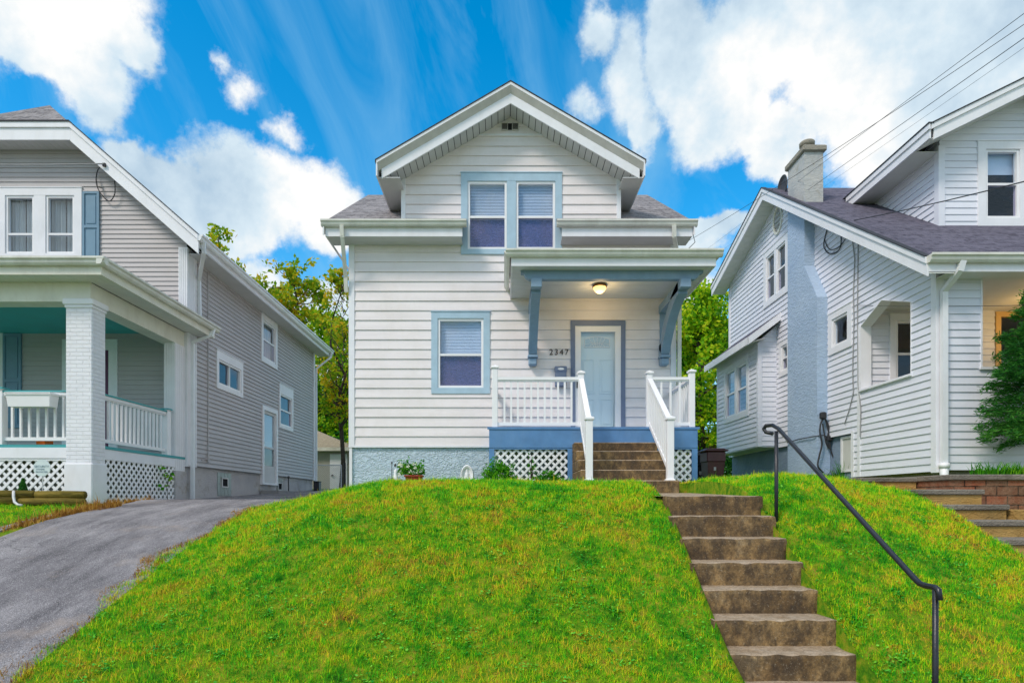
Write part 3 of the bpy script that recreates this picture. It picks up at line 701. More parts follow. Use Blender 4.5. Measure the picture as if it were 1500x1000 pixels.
tag(grass('edge_straw', int(26000*GR), -3.95, -3.4, 4.2, 9.5, lambda x, y: np.abs(x-edge_n(y)+.02) < .07+.05*np.sin(y*3.1)+.03*np.sin(y*9), lambda y: 1+0*y, M['straw'], L=(.015, .05), w=.005, lean=.98), 'dead straw and clippings along the driveway edge of the lawn', 'dead grass', kind='stuff')
# clover and broad-leaved weeds in the turf
nc = 420; cxs = rng.uniform(-3.5, 5.3, nc); cys = rng.uniform(4.3, 9.5, nc); n = 15000; ci_ = rng.integers(0, nc, n); cr = rng.uniform(.03, .16, nc)[ci_]
x = cxs[ci_]+rng.normal(0, 1, n)*cr; y = cys[ci_]+rng.normal(0, 1, n)*cr*.8; ok = keep_main(x, y) & (y < 10); x, y = x[ok], y[ok]; n = len(x)
z = hgt(x, y, False)+rng.uniform(.012, .04, n); s = rng.uniform(.006, .013, n); tl = rng.normal(0, .35, (n, 2)); ph = rng.uniform(0, 6.28, n); VV = []
for q in range(6):
    a = ph+q*np.pi/3; ox, oy = np.cos(a)*s, np.sin(a)*s*.85; VV.append(np.stack([x+ox, y+oy, z+ox*tl[:, 0]+oy*tl[:, 1]], -1))
VV = np.stack(VV, 1).reshape(-1, 3)
tag(np_obj('clover_leaves', VV, np.arange(n*6).reshape(-1, 6), M['clover']), 'small round clover and weed leaves scattered in the mound turf', 'clover', kind='stuff')
# long kerb of the neighbouring verge
mb = MB(); Y = np.arange(4.2, 11.0, .85)
for a in Y: 
    b = a+.84; za, zb = float(z_left(a))+.02, float(z_left(b))+.02
    mb.hexa([(-6.31,a,za-.3),(-6.15,a,za-.3),(-6.15,b,zb-.3),(-6.31,b,zb-.3),(-6.31,a,za),(-6.16,a,za),(-6.16,b,zb),(-6.31,b,zb)])
struct(mb.build('verge_kerb', M['kerb_stone']))

# ================================================================ trees
def tree(loc, height, crown_r, crown_h, n_leaf, leaf, m_leaf, label, seed, trunk_r=.16, name='broadleaf_tree', group='trees behind the houses', bare=.35, nl=26, squash=1.0, gap=.5):
    rg = np.random.default_rng(seed); rr = random.Random(seed)
    root = empty(name, loc, label, 'tree', group)
    x0, y0, z0 = loc; mb = MB()
    tips = []
    pts = [(x0+rr.uniform(-.1, .1)*k, y0+rr.uniform(-.1, .1)*k, z0+height*.92*k/7) for k in range(8)]
    mb.tube(pts, [trunk_r*(1-.12*k) for k in range(8)], 8)
    cz = z0+height-crown_h/2
    for q in range(nl):
        s = rr.uniform(bare, .97); base = Vector(pts[0]).lerp(Vector(pts[-1]), s)
        a = q*2.4+rr.uniform(-.4, .4)
        zt = base.z+rr.uniform(.05, .35)*crown_h*.6
        zt = min(zt, z0+height-.1)
        rel = (zt-cz)/(crown_h/2); rad = crown_r*math.sqrt(max(.06, 1-rel*rel))*rr.uniform(.6, 1.08)
        tip = Vector((x0+rad*math.cos(a), y0+rad*math.sin(a)*squash, zt))
        mid = base.lerp(tip, .5)+Vector((rr.uniform(-.2, .2), rr.uniform(-.2, .2), -.12*rad))
        r0 = trunk_r*(1-.8*s)*.55
        mb.tube([base, mid, tip], [r0, r0*.6, r0*.18], 5)
        tips += [(tip, 1), (mid.lerp(tip, .45), .8)]
        for w in range(3):
            t2 = mid.lerp(tip, rr.uniform(.2, .8))+Vector((rr.uniform(-1, 1), rr.uniform(-1, 1), rr.uniform(-.3, .8)))*crown_r*.3
            mb.tube([mid.lerp(tip, .3+.2*w), t2], [r0*.35, r0*.1], 4); tips.append((t2, .8))
    mb.build('trunk', M['bark'], root)
    P_ = np.array([tuple(a) for a, _ in tips]); keepm = rg.uniform(0, 1, len(P_)) > gap*.35; P_ = P_[keepm]
    cl = np.repeat(P_, 5, axis=0)+rg.normal(0, 1, (len(P_)*5, 3))*crown_r*np.array([.12, .12, .09])
    idx = rg.integers(0, len(cl), n_leaf)
    c = cl[idx]+rg.normal(0, 1, (n_leaf, 3))*crown_r*.075
    leaves(c, leaf, m_leaf, root, rg)
    return root
def leaves(c, size, m, root, rg, name='crown', aspect=.6):
    n = len(c)
    a = rg.normal(0, 1, (n, 3)); a /= np.linalg.norm(a, axis=1)[:, None]
    b = rg.normal(0, 1, (n, 3)); b -= a*(a*b).sum(1)[:, None]; b /= np.linalg.norm(b, axis=1)[:, None]
    s = size*rg.uniform(.6, 1.3, n)[:, None]
    V = np.stack([c-a*s*.5, c+b*s*aspect*.5, c+a*s*.5, c-b*s*aspect*.5], 1).reshape(-1, 3)
    k = np.arange(n)*4
    return np_obj(name, V, np.stack([k, k+1, k+2, k+3], -1), m, root)
def shrub(name, label, loc, rx, ry, hh, n, leaf, m, seed, cat='shrub', group=None, stems=9, shape='dome'):
    rg = np.random.default_rng(seed); root = empty(name, loc, label, cat, group)
    mb = MB(); L = Vector(loc); cs = []
    for k in range(stems):
        a = 2*math.pi*k/stems+rg.uniform(-.3, .3); q = rg.uniform(.3, 1)
        tip = L+Vector((math.cos(a)*rx*q, math.sin(a)*ry*q, hh*rg.uniform(.6, 1)*(1-.35*q*q)))
        mb.tube([L, L.lerp(tip, .5)+Vector((0, 0, hh*.1)), tip], [.008, .006, .003], 4)
    mb.build('stem', M['bark'], root)
    u = rg.normal(0, 1, (n, 3)); u /= np.linalg.norm(u, axis=1)[:, None]; q = rg.uniform(.45, 1.02, n)**.6
    q *= 1+.16*np.sin(u[:, 0]*7+seed)*np.sin(u[:, 1]*6+2)+.12*np.sin(u[:, 2]*11+u[:, 0]*5)
    c = u*q[:, None]
    if shape == 'dome': c = np.stack([c[:, 0]*rx, c[:, 1]*ry, np.abs(c[:, 2])*hh*.95+.02], -1)
    else:
        z = rg.uniform(0, 1, n)**1.2; a = rg.uniform(0, 2*np.pi, n); r = (1-z)**.8*(.55+.45*rg.uniform(0, 1, n)**.5)
        c = np.stack([np.cos(a)*r*rx, np.sin(a)*r*ry, z*hh], -1)
    leaves(c+np.array(loc), leaf, m, root, rg, 'foliage', .45)
    return root
if not NOTREE:
    g = lambda x, y: float(hgt(x, y))
    def tr(px, d, top, rpx, hpx, *a, **k):
        x = X(px, d); z = g(x, d); tree((x, d, z), H(top, d)-z, rpx*d/F, hpx*d/F, *a, **k)
    tr(425, 34, 370, 50, 110, 4200, .26, M['leaf_autumn'], 'round yellow green tree on a dark trunk rising over the grey house roof', 3, trunk_r=.2, bare=.62, nl=24, gap=1.1)
    tr(318, 30, 312, 42, 130, 4500, .24, M['leaf_autumn'], 'yellow tree top showing above the white eave of the grey house', 5, trunk_r=.16, nl=24, gap=.9)
    tr(500, 26, 398, 38, 250, 3800, .17, M['leaf_autumn'], 'slender tree with bare twigs and yellow leaves between the grey and white houses', 11, trunk_r=.11, bare=.3, nl=44, gap=1.2)
    tr(478, 40, 470, 60, 290, 15000, .26, M['leaf_green'], 'dense dark green tree behind the tan roofed garage', 13, trunk_r=.3, bare=.1, nl=44, gap=0)
    tr(540, 44, 480, 70, 270, 9000, .3, M['leaf_green'], 'green tree mostly hidden behind the left edge of the white house', 17, trunk_r=.3, bare=.1, nl=40, gap=0)
    tr(1030, 27, 422, 55, 300, 17000, .19, M['leaf_lime'], 'full yellow green tree filling the gap between white and pale blue houses', 19, trunk_r=.22, bare=.08, nl=50, gap=.1)
    tr(985, 33, 440, 60, 320, 11000, .24, M['leaf_green'], 'darker green tree just right of the white house corner', 23, trunk_r=.25, bare=.08, nl=44, gap=.2)
    tr(1085, 36, 470, 60, 300, 9000, .26, M['leaf_green'], 'dark green tree behind the rear corner of the pale blue house', 29, trunk_r=.25, bare=.08, nl=40, gap=.1)
    x = X(500, 24.0); shrub('garden_bush', 'round yellow green bush behind the tan garage roof', (x, 29.5, g(x, 29.5)), 1.3, 1.3, 3.9, 5000, .17, M['leaf_lime'], 31, 'bush')
    for px_, d_, w_ in ((505, 34, 2.6), (470, 32, 2.2), (1050, 31, 2.4), (1000, 30, 2.2)):
        x = X(px_, d_); shrub('hedge_bush', {505: 'dark hedge bush low behind the garage on its right', 470: 'dark hedge bush low behind the garage on its left', 1050: 'dark hedge bush behind the maroon bin', 1000: 'dark hedge bush behind the porch railing corner'}[px_], (x, d_, g(x, d_)), w_, 1.2, 2.6, 6000, .2, M['leaf_dark'], int(px_), 'bush', 'dark bushes along the rear of the gardens')
# ================================================================ the white house in the middle
D = 12.3
hx0, hx1 = -3.07, 3.42
house = empty('white_house', (.17, D, .3), 'white sided two storey house with pale blue trimmed windows and number 2347 by its door', 'house')
PM = frame((0, D, 0), (1, 0, 0), (0, -1, 0))
sb = H(653, D)            # bottom of the siding
# window and door rectangles on the facade
W1 = (X(632, D), X(717.5, D), H(576.5, D), H(457.5, D))
W2 = (X(675.5, D), X(822.8, D), H(373, D), H(254.5, D))
DR = (X(836, D), X(915.5, D), 1.30, H(470, D))
mb = MB()
eave_z = H(346, 11.85)
def hole(w, i=.03): return (w[2]+i, w[3]-i, w[0]+i, w[1]-i)
main_w = lambda z: (hx0, hx1)
siding(mb, PM, main_w, [hole(W1), hole(DR, .02), (W2[2]+.03, 9, W2[0]+.03, W2[1]-.03)], sb, 5.37, .1935, .022)
dz0 = 5.37
def dorm(z):
    lim = (7.94-z)/.575
    return (max(-2.02, .135-lim), min(2.31, .135+lim))
siding(mb, PM, dorm, [(0, W2[3]-.03, W2[0]+.03, W2[1]-.03)], dz0, 7.78, .1935, .022, knots=(6.66,))
mb.build('front_wall', M['white_siding'], house)
def wallbox(name, m, parent, boxes):
    mb = MB()
    for b in boxes: mb.box(*b)
    return mb.build(name, m, parent)
PR = frame((hx1, 0, 0), (0, 1, 0), (1, 0, 0)); PLf = frame((hx0, 0, 0), (0, 1, 0), (-1, 0, 0))
for P_, nm in ((PR, 'side_wall'), (PLf, 'side_wall')):
    mb = MB()
    def gab(z): 
        if z < 5.3: return (12.3, 19.3)
        q = (z-5.3)/.633; return (12.3+q-.05, 19.3-q+.05)
    siding(mb, P_, gab, [], sb, 7.4, .1935, .022, knots=(5.3,)); mb.build(nm, M['white_siding'], house)
wallbox('rear_wall', M['white_siding'], house, [(hx0, hx1, 19.28, 19.3, sb, 5.3)])
mb = MB()
for a, b, y0, y1, z0, z1 in ((hx0-.028, hx0+.085, D-.03, D+.08, sb-.02, 5.15), (hx1-.085, hx1+.028, D-.03, D+.08, sb-.02, 5.15)):
    mb.box(a, b, y0, y1, z0, z1); mb.cut()
mb.box(-2.05, -1.965, D-.03, D+.06, 5.41, 6.52); mb.cut(); mb.box(2.255, 2.34, D-.03, D+.06, 5.41, 6.52); mb.cut()
mb.box(hx0-.03, hx1+.03, D-.032, D+.01, sb-.03, sb+.004)
mb.build('corner_board', M['white_trim'], house)
# foundation, rendered and painted
wallbox('foundation', M['blue_stucco'], house, [(hx0+.03, hx1-.03, D+.02, 19.25, -.2, sb+.01)])
wallbox('corner_pipe', M['white_trim'], house, [(hx0-.02, hx0+.035, D-.02, D+.05, .1, sb-.035)])
# roof
e0 = 5.36; sl = .633; rl, rr_ = -3.49, 3.69; ye, yr = 11.80, 15.8
zr = e0+sl*(yr-ye)
mb = MB(); T = .07
za = lambda y: e0+sl*(y-ye)
for a, b in ((rl, -2.0), (2.29, rr_)): mb.slab([(a,ye,e0),(b,ye,e0),(b,yr,zr),(a,yr,zr)], T)
for a, b in ((-2.0, -.745), (1.05, 2.29)): mb.slab([(a,ye,e0),(b,ye,e0),(b,12.29,za(12.29)),(a,12.29,za(12.29))], T)
mb.slab([(rl,yr,zr),(rr_,yr,zr),(rr_,2*yr-ye,e0),(rl,2*yr-ye,e0)], T)
mb.slab([(-2.0,13.9,za(13.9)),(2.29,13.9,za(13.9)),(2.29,yr,zr),(-2.0,yr,zr)], T)
roof = mb.build('roof', M['roof_x'], house)
# dormer roof
xc, zp, s2, yf = .13, 8.035, .583, 11.72
xl, xr = -2.45, 2.71
mb = MB(); yb = 16.6
zl_ = zp-s2*(xc-xl)
mb.slab([(xl,yf,zl_),(xc,yf,zp),(xc,yb,zp),(xl,13.75,zl_)], .05) if False else None
mb.prism([(xl,yf,zl_),(xc,yf,zp),(xr,yf,zl_),(xr,yf,zl_-.035),(xc,yf,zp-.035),(xl,yf,zl_-.035)], (0, yb-yf, 0))
mb.build('roof', M['roof_y'], house)['label'] = 'gabled dormer roof with dark shingle edge'
def rake_x(mb, xc, zp, s, xl, xr, a, b, ya, yb_, back):
    """chevron trim strip, between a and b below the roof plane, front face from y=ya (top) to y=yb_ (bottom)"""
    for xe in (xl, xr):
        ze = zp-s*abs(xe-xc)
        P8 = [(xe,yb_,ze-b),(xc,yb_,zp-b),(xc,back,zp-b),(xe,back,ze-b),(xe,ya,ze-a),(xc,ya,zp-a),(xc,back,zp-a),(xe,back,ze-a)]
        mb.hexa(P8)
mb = MB(); rake_x(mb, xc, zp, s2, xl, xr, .0, .02, yf-.015, yf-.015, yf+.03); mb.build('roof_edge', M['drip_edge'], house)
mb = MB(); rake_x(mb, xc, zp-.002, s2, xl+.01, xr-.01, .02, .075, yf-.005, yf-.002, 11.95); mb.build('rake_board', M['white_trim'], house)
mb = MB(); rake_x(mb, xc, zp-.002, s2, xl+.03, xr-.03, .0755, .19, yf+.0, yf+.085, 11.95); mb.build('crown_moulding', M['crown'], house)  # greyer than the boards: shade of the downward tilt put into colour
mb = MB(); rake_x(mb, xc, zp-.002, s2, xl+.10, xr-.10, .1905, .375, yf+.087, yf+.09, yf+.12)
mb.build('rake_board', M['white_trim'], house)
# raked soffit as separate boards
mb = MB(); 
for sgn, xe in ((-1, xl+.13), (1, xr-.13)):
    L = abs(xe-xc); nb = 20; 
    for q in range(nb):
        xa = xc+sgn*(L*q/nb+.006); xb = xc+sgn*(L*(q+1)/nb-.006)
        z1, z2 = zp-.335-s2*abs(xa-xc), zp-.335-s2*abs(xb-xc)
        mb.hexa([(xa,yf+.12,z1-.01),(xb,yf+.12,z2-.01),(xb,D-.005,z2-.01),(xa,D-.005,z1-.01),(xa,yf+.12,z1),(xb,yf+.12,z2),(xb,D-.005,z2),(xa,D-.005,z1)])
mb.build('soffit', M['soffit'], house)
mb = MB(); rake_x(mb, xc, zp-.002, s2, xl+.13, xr-.13, .33, .334, yf+.12, yf+.12, D+.05); mb.build('soffit_backing', M['drip_edge'], house)
# dormer cheeks, side soffits and fascia
mb = MB()
for x_, sg in ((-2.0, -1), (2.29, 1)):
    Pq = frame((x_, 0, 0), (0, 1, 0), (sg, 0, 0))
    siding(mb, Pq, lambda z: (12.3, min(14.0, ye+(z-e0)/sl+.02)), [], 5.45, 6.55, .1935, .02); mb.cut()
mb.build('dormer_wall', M['white_siding'], house)
mb = MB()
for a, b in ((xl+.02, -2.0), (2.29, xr-.02)): mb.prism([(a,yf+.1,zl_-.30),(b,yf+.1,zl_-.30),(b,14.0,zl_-.30),(a,14.0,zl_-.30)], (0, 0, .015)); mb.cut()
mb.build('soffit', M['soffit'], house)
mb = MB()
for a in (xl+.01, xr-.035): mb.box(a, a+.025, yf+.0, 13.9, zl_-.31, zl_-.03); mb.cut()
mb.build('fascia', M['white_trim'], house)
mb = MB()
for a in (xl-.006, xr-.006): mb.box(a, a+.012, yf-.015, 13.9, zl_-.06, zl_+.0); mb.cut()
mb.build('roof_edge', M['drip_edge'], house)
# gable vent and its ledge
mb = MB(); mb.box(X(700, D), X(797, D), D-.03, D+.0, H(199.5, D), H(198, D)+.012); mb.build('ledge', M['white_trim'], house)
mb = MB()
for px in (734.5, 750):
    ring(mb, PM, X(px, D), X(px+9.5, D), H(192, D), H(181.5, D), .01, .0, .042)
    for q in range(5):
        z = H(191.5, D)+.0215*q+.012; mb.hexa([PM(X(px, D), .028, z+.008), PM(X(px+9.5, D), .028, z+.008), PM(X(px+9.5, D), .040, z), PM(X(px, D), .040, z), PM(X(px, D), .028, z+.011), PM(X(px+9.5, D), .028, z+.011), PM(X(px+9.5, D), .040, z+.003), PM(X(px, D), .040, z+.003)])
mb.build('gable_vent', M['crown'], house)
wallbox('vent_shade_panel', M['vent_shade_black'], house, [(X(734.8, D), X(759, D), D-.026, D-.024, H(191.5, D), H(182, D))])  # flat dark sheet: shade between the louvres put into colour
# eaves
mb = MB()
for a, b in ((rl+.045, -.80), (1.12, rr_-.045)):
    mb.box(a, b, 11.86, 11.885, 5.125, 5.30); mb.cut()
mb.box(rl+.045, rl+.07, 11.885, 19.7, 5.125, 5.16); mb.build('fascia', M['white_trim'], house)
mb = MB()
for a, b in ((rl+.05, -.82), (1.13, rr_-.05)): mb.box(a, b, 11.885, D, 5.128, 5.14); mb.cut()
mb.build('soffit', M['soffit'], house)
# raked side overhangs (left and right)
mb = MB()
for x_ in (rl+.01, rr_-.035):
    for ya, yb2, z1, z2 in ((ye, yr, e0, zr), (yr, 2*yr-ye, zr, e0)):
        mb.hexa([(x_,ya,z1-.24),(x_+.025,ya,z1-.24),(x_+.025,yb2,z2-.24),(x_,yb2,z2-.24),(x_,ya,z1-T-.002),(x_+.025,ya,z1-T-.002),(x_+.025,yb2,z2-T-.002),(x_,yb2,z2-T-.002)])
    mb.cut()
mb.build('rake_board', M['white_trim'], house)
mb = MB()
for a, b in ((rl+.04, hx0-.03), (hx1+.03, rr_-.04)):
    mb.hexa([(a,ye+.08,e0-.2),(b,ye+.08,e0-.2),(b,yr,zr-.24),(a,yr,zr-.24),(a,ye+.08,e0-.19),(b,ye+.08,e0-.19),(b,yr,zr-.23),(a,yr,zr-.23)]); mb.cut()
mb.build('soffit', M['soffit'], house)
for a, b in ((rl-.02, -.715), (1.02, rr_+.03)):
    mb = MB(); gutter(mb, (a, 11.86, 5.41), (b, 11.86, 5.41), (0, -1, 0)); mb.build('gutter', M['gutter_metal'], house)
downspout('downspout', [(X(501, 11.8), 11.78, 5.28), (X(503, 11.9), 11.82, 5.10), (hx0-.07, 12.2, 4.45), (hx0-.07, 12.25, 4.2)], house, 'gutter_metal', .034)
downspout('downspout', [(X(987, 11.8), 11.78, 5.28), (X(986, 11.9), 11.82, 5.10), (hx1+.075, 12.22, 4.7), (hx1+.075, 12.25, 1.2)], house, 'gutter_metal', .034)
# windows
w = window(house, PM, W1[0], W1[1], W1[2], W1[3], .125, 1, 'pale_blue_trim', rail=H(519.5, D), wb=.115, wt=.125)
w['label'] = 'single window in a wide pale blue frame with half raised blind'
w = window(house, PM, W2[0], W2[1], W2[2], W2[3], .13, 2, 'pale_blue_trim', mull=.18, rail=H(318, D), wb=.10, wt=.16)
w['label'] = 'pair of upstairs windows in one pale blue frame'
# door
dcas = MB(); u0, u1, z0, z1 = DR; z0 = 1.30
dcas.fbox(PM, u0, u0+.085, -.05, .04, z0, z1); dcas.fbox(PM, u1-.085, u1, -.05, .04, z0, z1); dcas.fbox(PM, u0+.085, u1-.085, -.05, .04, z1-.10, z1)
door = dcas.build('door', M['casing_navy'], house)
s0, s1 = u0+.085, u1-.085; st = z1-.10
mb = MB(); mb.fbox(PM, s0, s0+.115, -.03, .02, z0+.02, st); mb.fbox(PM, s1-.115, s1, -.03, .02, z0+.02, st); mb.fbox(PM, s0+.115, s1-.115, -.03, .02, st-.12, st); mb.fbox(PM, s0+.115, s1-.115, -.03, .02, z0+.02, z0+.2)
mb.build('storm_door_frame', M['white_vinyl'], door)
p0, p1 = s0+.05, s1-.05
mb = MB(); mb.fbox(PM, p0, p1, -.14, -.1, z0+.02, st)
def panel(a, b, c, d_): 
    ring(mb, PM, a, b, c, d_, .022, -.1, -.088); mb.fbox(PM, a+.05, b-.05, -.1, -.086, c+.05, d_-.05)
mid = (p0+p1)/2
for a, b in ((p0+.08, mid-.05), (mid+.05, p1-.08)):
    panel(a, b, z0+.22, z0+.78); panel(a, b, z0+.88, z0+1.58)
mb.build('door_leaf', M['door_pale'], door)
mb = MB(); fz0, fz1 = H(507, D), H(493, D); fa, fb = mid-.25, mid+.25
arc = [(fa+(fb-fa)*k/12, fz1-.03+.055*math.sin(math.pi*k/12)) for k in range(13)]
mb.add([PM(a, -.094, b) for a, b in [(fa, fz0)]+arc+[(fb, fz0)]], [tuple(range(15))]); mb.build('fanlight', M['glass_blue'] if 'glass_blue' in M else M['pale_blue_trim'], door)
mb = MB()
mb.tube([PM(a, -.088, b) for a, b in [(fa, fz0)]+arc+[(fb, fz0), (fa, fz0)]], .008, 5)
for k in (2, 4, 6, 8, 10): 
    a, b = arc[k]; mb.tube([PM(mid+(a-mid)*.35, -.09, fz0), PM(a, -.09, b)], .004, 4)
mb.tube([PM(mid+(fb-mid)*.6*math.cos(q*math.pi/10), -.09, fz0+.085*math.sin(q*math.pi/10)) for q in range(11)], .004, 4)
mb.tube([PM(fa, -.09, fz0+.05), PM(mid-.1, -.09, fz0+.1), PM(mid, -.09, fz0+.05), PM(mid+.1, -.09, fz0+.1), PM(fb, -.09, fz0+.05)], .004, 4)
mb.build('fanlight_tracery', M['white_vinyl'], door)
mb = MB(); mb.fbox(PM, s0+.11, s1-.11, -.005, 0, z0+.19, st-.115); mb.build('pane', M['door_glass'], door)
mb = MB(); mb.fbox(PM, s0+.03, s0+.055, .02, .05, z0+.98, z0+1.12); mb.tube([PM(s0+.042, .05, z0+1.0), PM(s0+.042, .07, z0+1.05), PM(s0+.042, .05, z0+1.1)], .008, 6); mb.build('handle', M['black_metal'], door)
# number, letter box, bell
text_mesh('house_number', '2347', .165, (X(818.5, D), D-.035, H(516.5, D)), M['ink'], house, spacing=1.25)
mb = MB(); a, b = X(812.5, D), X(829, D); z0_, z1_ = H(567, D), H(539, D); mb.bbox(a, b, D-.13, D-.022, z0_, z1_, .012); mb.bbox(a-.008, b+.008, D-.14, D-.02, z1_-.1, z1_+.012, .01)
bx = mb.build('mailbox', M['casing_navy'], house)
mb = MB(); mb.lathe((0, 0, 0), [(.001, 0), (.052, 0), (.05, .008), (.001, .012)], 20)
mb.v = [((a+b)/2+v[0]*1.25, D-.14-v[2], z1_-.045+v[1]*.45) for v in mb.v]; mb.build('badge', M['white_vinyl'], bx)
wallbox('doorbell', M['casing_navy'], house, [(X(838, D), X(842, D), D-.06, D-.042, H(548, D), H(538, D))])

# ---------------- porch roof
yp = 10.55; gx0, gx1 = X(745, yp), X(1053, yp)
gt = H(367.5, yp)
mb = MB()
mb.hexa([(gx0,yp,gt-.03),(gx1,yp,gt-.03),(gx1,D,gt+.2),(gx0,D,gt+.2),(gx0,yp,gt-.005),(gx1,yp,gt-.005),(gx1,D,gt+.225),(gx0,D,gt+.225)])
mb.build('porch_roof', M['roof_x'], house)
mb = MB(); gutter(mb, (gx0-.05, yp, gt), (gx1+.05, yp, gt), (0, -1, 0)); mb.build('gutter', M['gutter_metal'], house)
mb = MB(); gutter(mb, (gx0+.02, yp-.02, gt), (gx0+.02, D-.02, gt), (-1, 0, 0), .8); mb.build('gutter', M['gutter_metal'], house)
mb = MB(); gutter(mb, (gx1-.02, yp-.02, gt), (gx1-.02, D-.02, gt), (1, 0, 0), .8); mb.build('gutter', M['gutter_metal'], house)
fz = gt-.255
mb = MB(); mb.box(gx0+.045, gx1-.045, yp+.005, yp+.03, fz, gt-.032); mb.box(gx0+.045, gx0+.07, yp+.03, D-.02, fz, gt-.032); mb.box(gx1-.07, gx1-.045, yp+.03, D-.02, fz, gt-.032)
mb.build('fascia', M['white_trim'], house)
mb = MB()
nb = 9; 
for q in range(nb):
    ya = yp+.03+(D-yp-.05)*q/nb; mb.box(gx0+.07, gx1-.07, ya+.003, ya+(D-yp-.05)/nb-.003, fz+.012, fz+.022)
mb.build('porch_ceiling', M['ceiling_white'], house)
# beam with shaped ends and two curved brackets
yb_ = 10.78; bx0, bx1 = X(763, yb_), X(1030, yb_); bz1 = fz+.01; bz0 = H(408.5, yb_)
mb = MB(); e = .1
mb.prism([(bx0,yb_,bz1),(bx0,yb_,bz1-.045),(bx0+.05,yb_,bz1-.05),(bx0+.09,yb_,bz0+.03),(bx0+.15,yb_,bz0),(bx1-.15,yb_,bz0),(bx1-.09,yb_,bz0+.03),(bx1-.05,yb_,bz1-.05),(bx1,yb_,bz1-.045),(bx1,yb_,bz1)], (0, .12, 0))
mb.build('porch_beam', M['slate_blue'], house)
for xb in (.49, 3.095):
    a, b = xb, xb+.165
    mb = MB()
    zt = bz0
    mb.box(a, b, yb_-.05, D-.02, zt-.155, zt-.002)                    # arm
    mb.bbox(a-.012, b+.012, yb_-.065, yb_+.07, zt-.165, zt+.0, .012)                 # end block
    # brace: concave curve from arm end to wall leg
    N = 14; outer = []; inner = []
    for k in range(N+1):
        q = k/N; ang = q*math.pi/2
        outer.append((yb_+.12+(D-.13-yb_-.12)*(1-math.cos(ang))**.9*1.0, zt-.155-(zt-.155-3.28)*math.sin(ang)**1.15))
    mb2 = []
    L0 = (yb_+.05, zt-.3); pts = []
    p_a = Vector((0, yb_+.14, zt-.10)); p_b = Vector((0, yb_+.62, 3.42)); p_c = Vector((0, D-.17, 3.3-.25)); 
    cen = []
    for k in range(N+1):
        q = k/N
        # quadratic bezier, bowed towards the wall
        c = p_a*(1-q)**2+Vector((0, D-.62, 3.68))*2*q*(1-q)+Vector((0, D-.125, 2.98))*q*q
        cen.append(c)
    w_ = .115
    poly_o, poly_i = [], []
    for k in range(N+1):
        tgt = (cen[min(k+1, N)]-cen[max(k-1, 0)]).normalized(); nrm = Vector((0, -tgt.z, tgt.y))
        poly_o.append(cen[k]+nrm*w_); poly_i.append(cen[k]-nrm*w_)
    for k in range(N):
        A = [poly_o[k], poly_i[k], poly_i[k+1], poly_o[k+1]]
        mb.hexa([(a, p.y, p.z) for p in A]+[(b, p.y, p.z) for p in A])
    mb.box(a, b, D-.2, D-.02, 2.84, 3.12)                                # leg on the wall
    mb.bbox(a-.018, b+.018, D-.235, D-.02, 2.845, 2.895, .008)
    mb.bbox(a+.0, b-.0, D-.19, D-.02, H(534, D-.2)-.0, 2.846, .02)
    mb.box(a+.02, b-.02, D-.03, D-.004, 2.9, zt-.1)
    mb.build('porch_bracket', M['slate_blue'], house)
# ceiling lamp
lx, ly = X(878.5, 11.5), 11.5
mb = MB(); mb.lathe((lx, ly, fz-.04), [(.02, 0), (.13, 0), (.14, .02), (.12, .055), (.02, .056)], 24); lamp = mb.build('ceiling_lamp', M['brass'], house, True)
mb = MB(); mb.lathe((lx, ly, fz-.15), [(.005, 0), (.05, .01), (.09, .04), (.115, .085), (.12, .112), (.01, .113)], 24); mb.build('lamp_shade', M['lamp_glow'], lamp, True)
pl_ = bpy.data.lights.new('porch_lamp_light', 'POINT'); pl_.energy = 6; pl_.color = (1, .68, .3); pl_.shadow_soft_size = .1
po = bpy.data.objects.new('porch_lamp_light', pl_); COL.objects.link(po); po.parent = house; po.location = Vector((lx, ly, fz-.22))-org(house)

# ---------------- porch deck
yd = 10.8; px0, px1 = X(716.5, yd), X(1021.5, yd)
pt = 1.31; pb = H(655.5, yd)
mb = MB(); mb.box(px0, px1, yd, D-.04, pt-.05, pt); mb.build('porch_floor', M['deck_blue'], house)
mb = MB(); mb.box(px0-.03, px1+.03, yd-.035, yd-.002, pt-.035, pt+.006); mb.box(px0+.002, px1-.002, yd-.02, yd+.02, pb, pt-.037)
mb.box(px0+.0, px0+.04, yd+.02, D-.04, pb, pt-.052); mb.box(px1-.04, px1, yd+.02, D-.04, pb, pt-.052)
mb.build('porch_skirt', M['deck_blue'], house)
stx0, stx1 = 1.20, 2.63
lz0, lz1 = -.05, pb-.03
mb = MB()
lf = (X(724, yd), X(831.5, yd)); rf_ = (X(987, yd), X(1013.5, yd))
def skirtframe(a, b, la, lb):
    mb.box(a, la, yd-.012, yd+.05, lz0, pb-.002); mb.box(lb, b, yd-.012, yd+.05, lz0, pb-.002); mb.box(la, lb, yd-.012, yd+.05, lz1, pb-.002)
skirtframe(px0, X(841, yd), *lf); mb.cut(); skirtframe(stx1, px1, *rf_)
mb.build('skirt_frame', M['deck_blue'], house)
PD = frame((0, yd, 0), (1, 0, 0), (0, -1, 0))
for a, b in (lf, rf_):
    mb = MB(); lattice(mb, PD, a-.01, b+.01, lz0, lz1+.01, .137, .038, -.035); mb.build('lattice', M['white_vinyl'], house)
Ps = frame((px1, 0, 0), (0, 1, 0), (1, 0, 0))
mb = MB(); lattice(mb, Ps, yd+.05, D-.05, lz0, pb, .137, .038, -.03); mb.build('lattice', M['white_vinyl'], house)
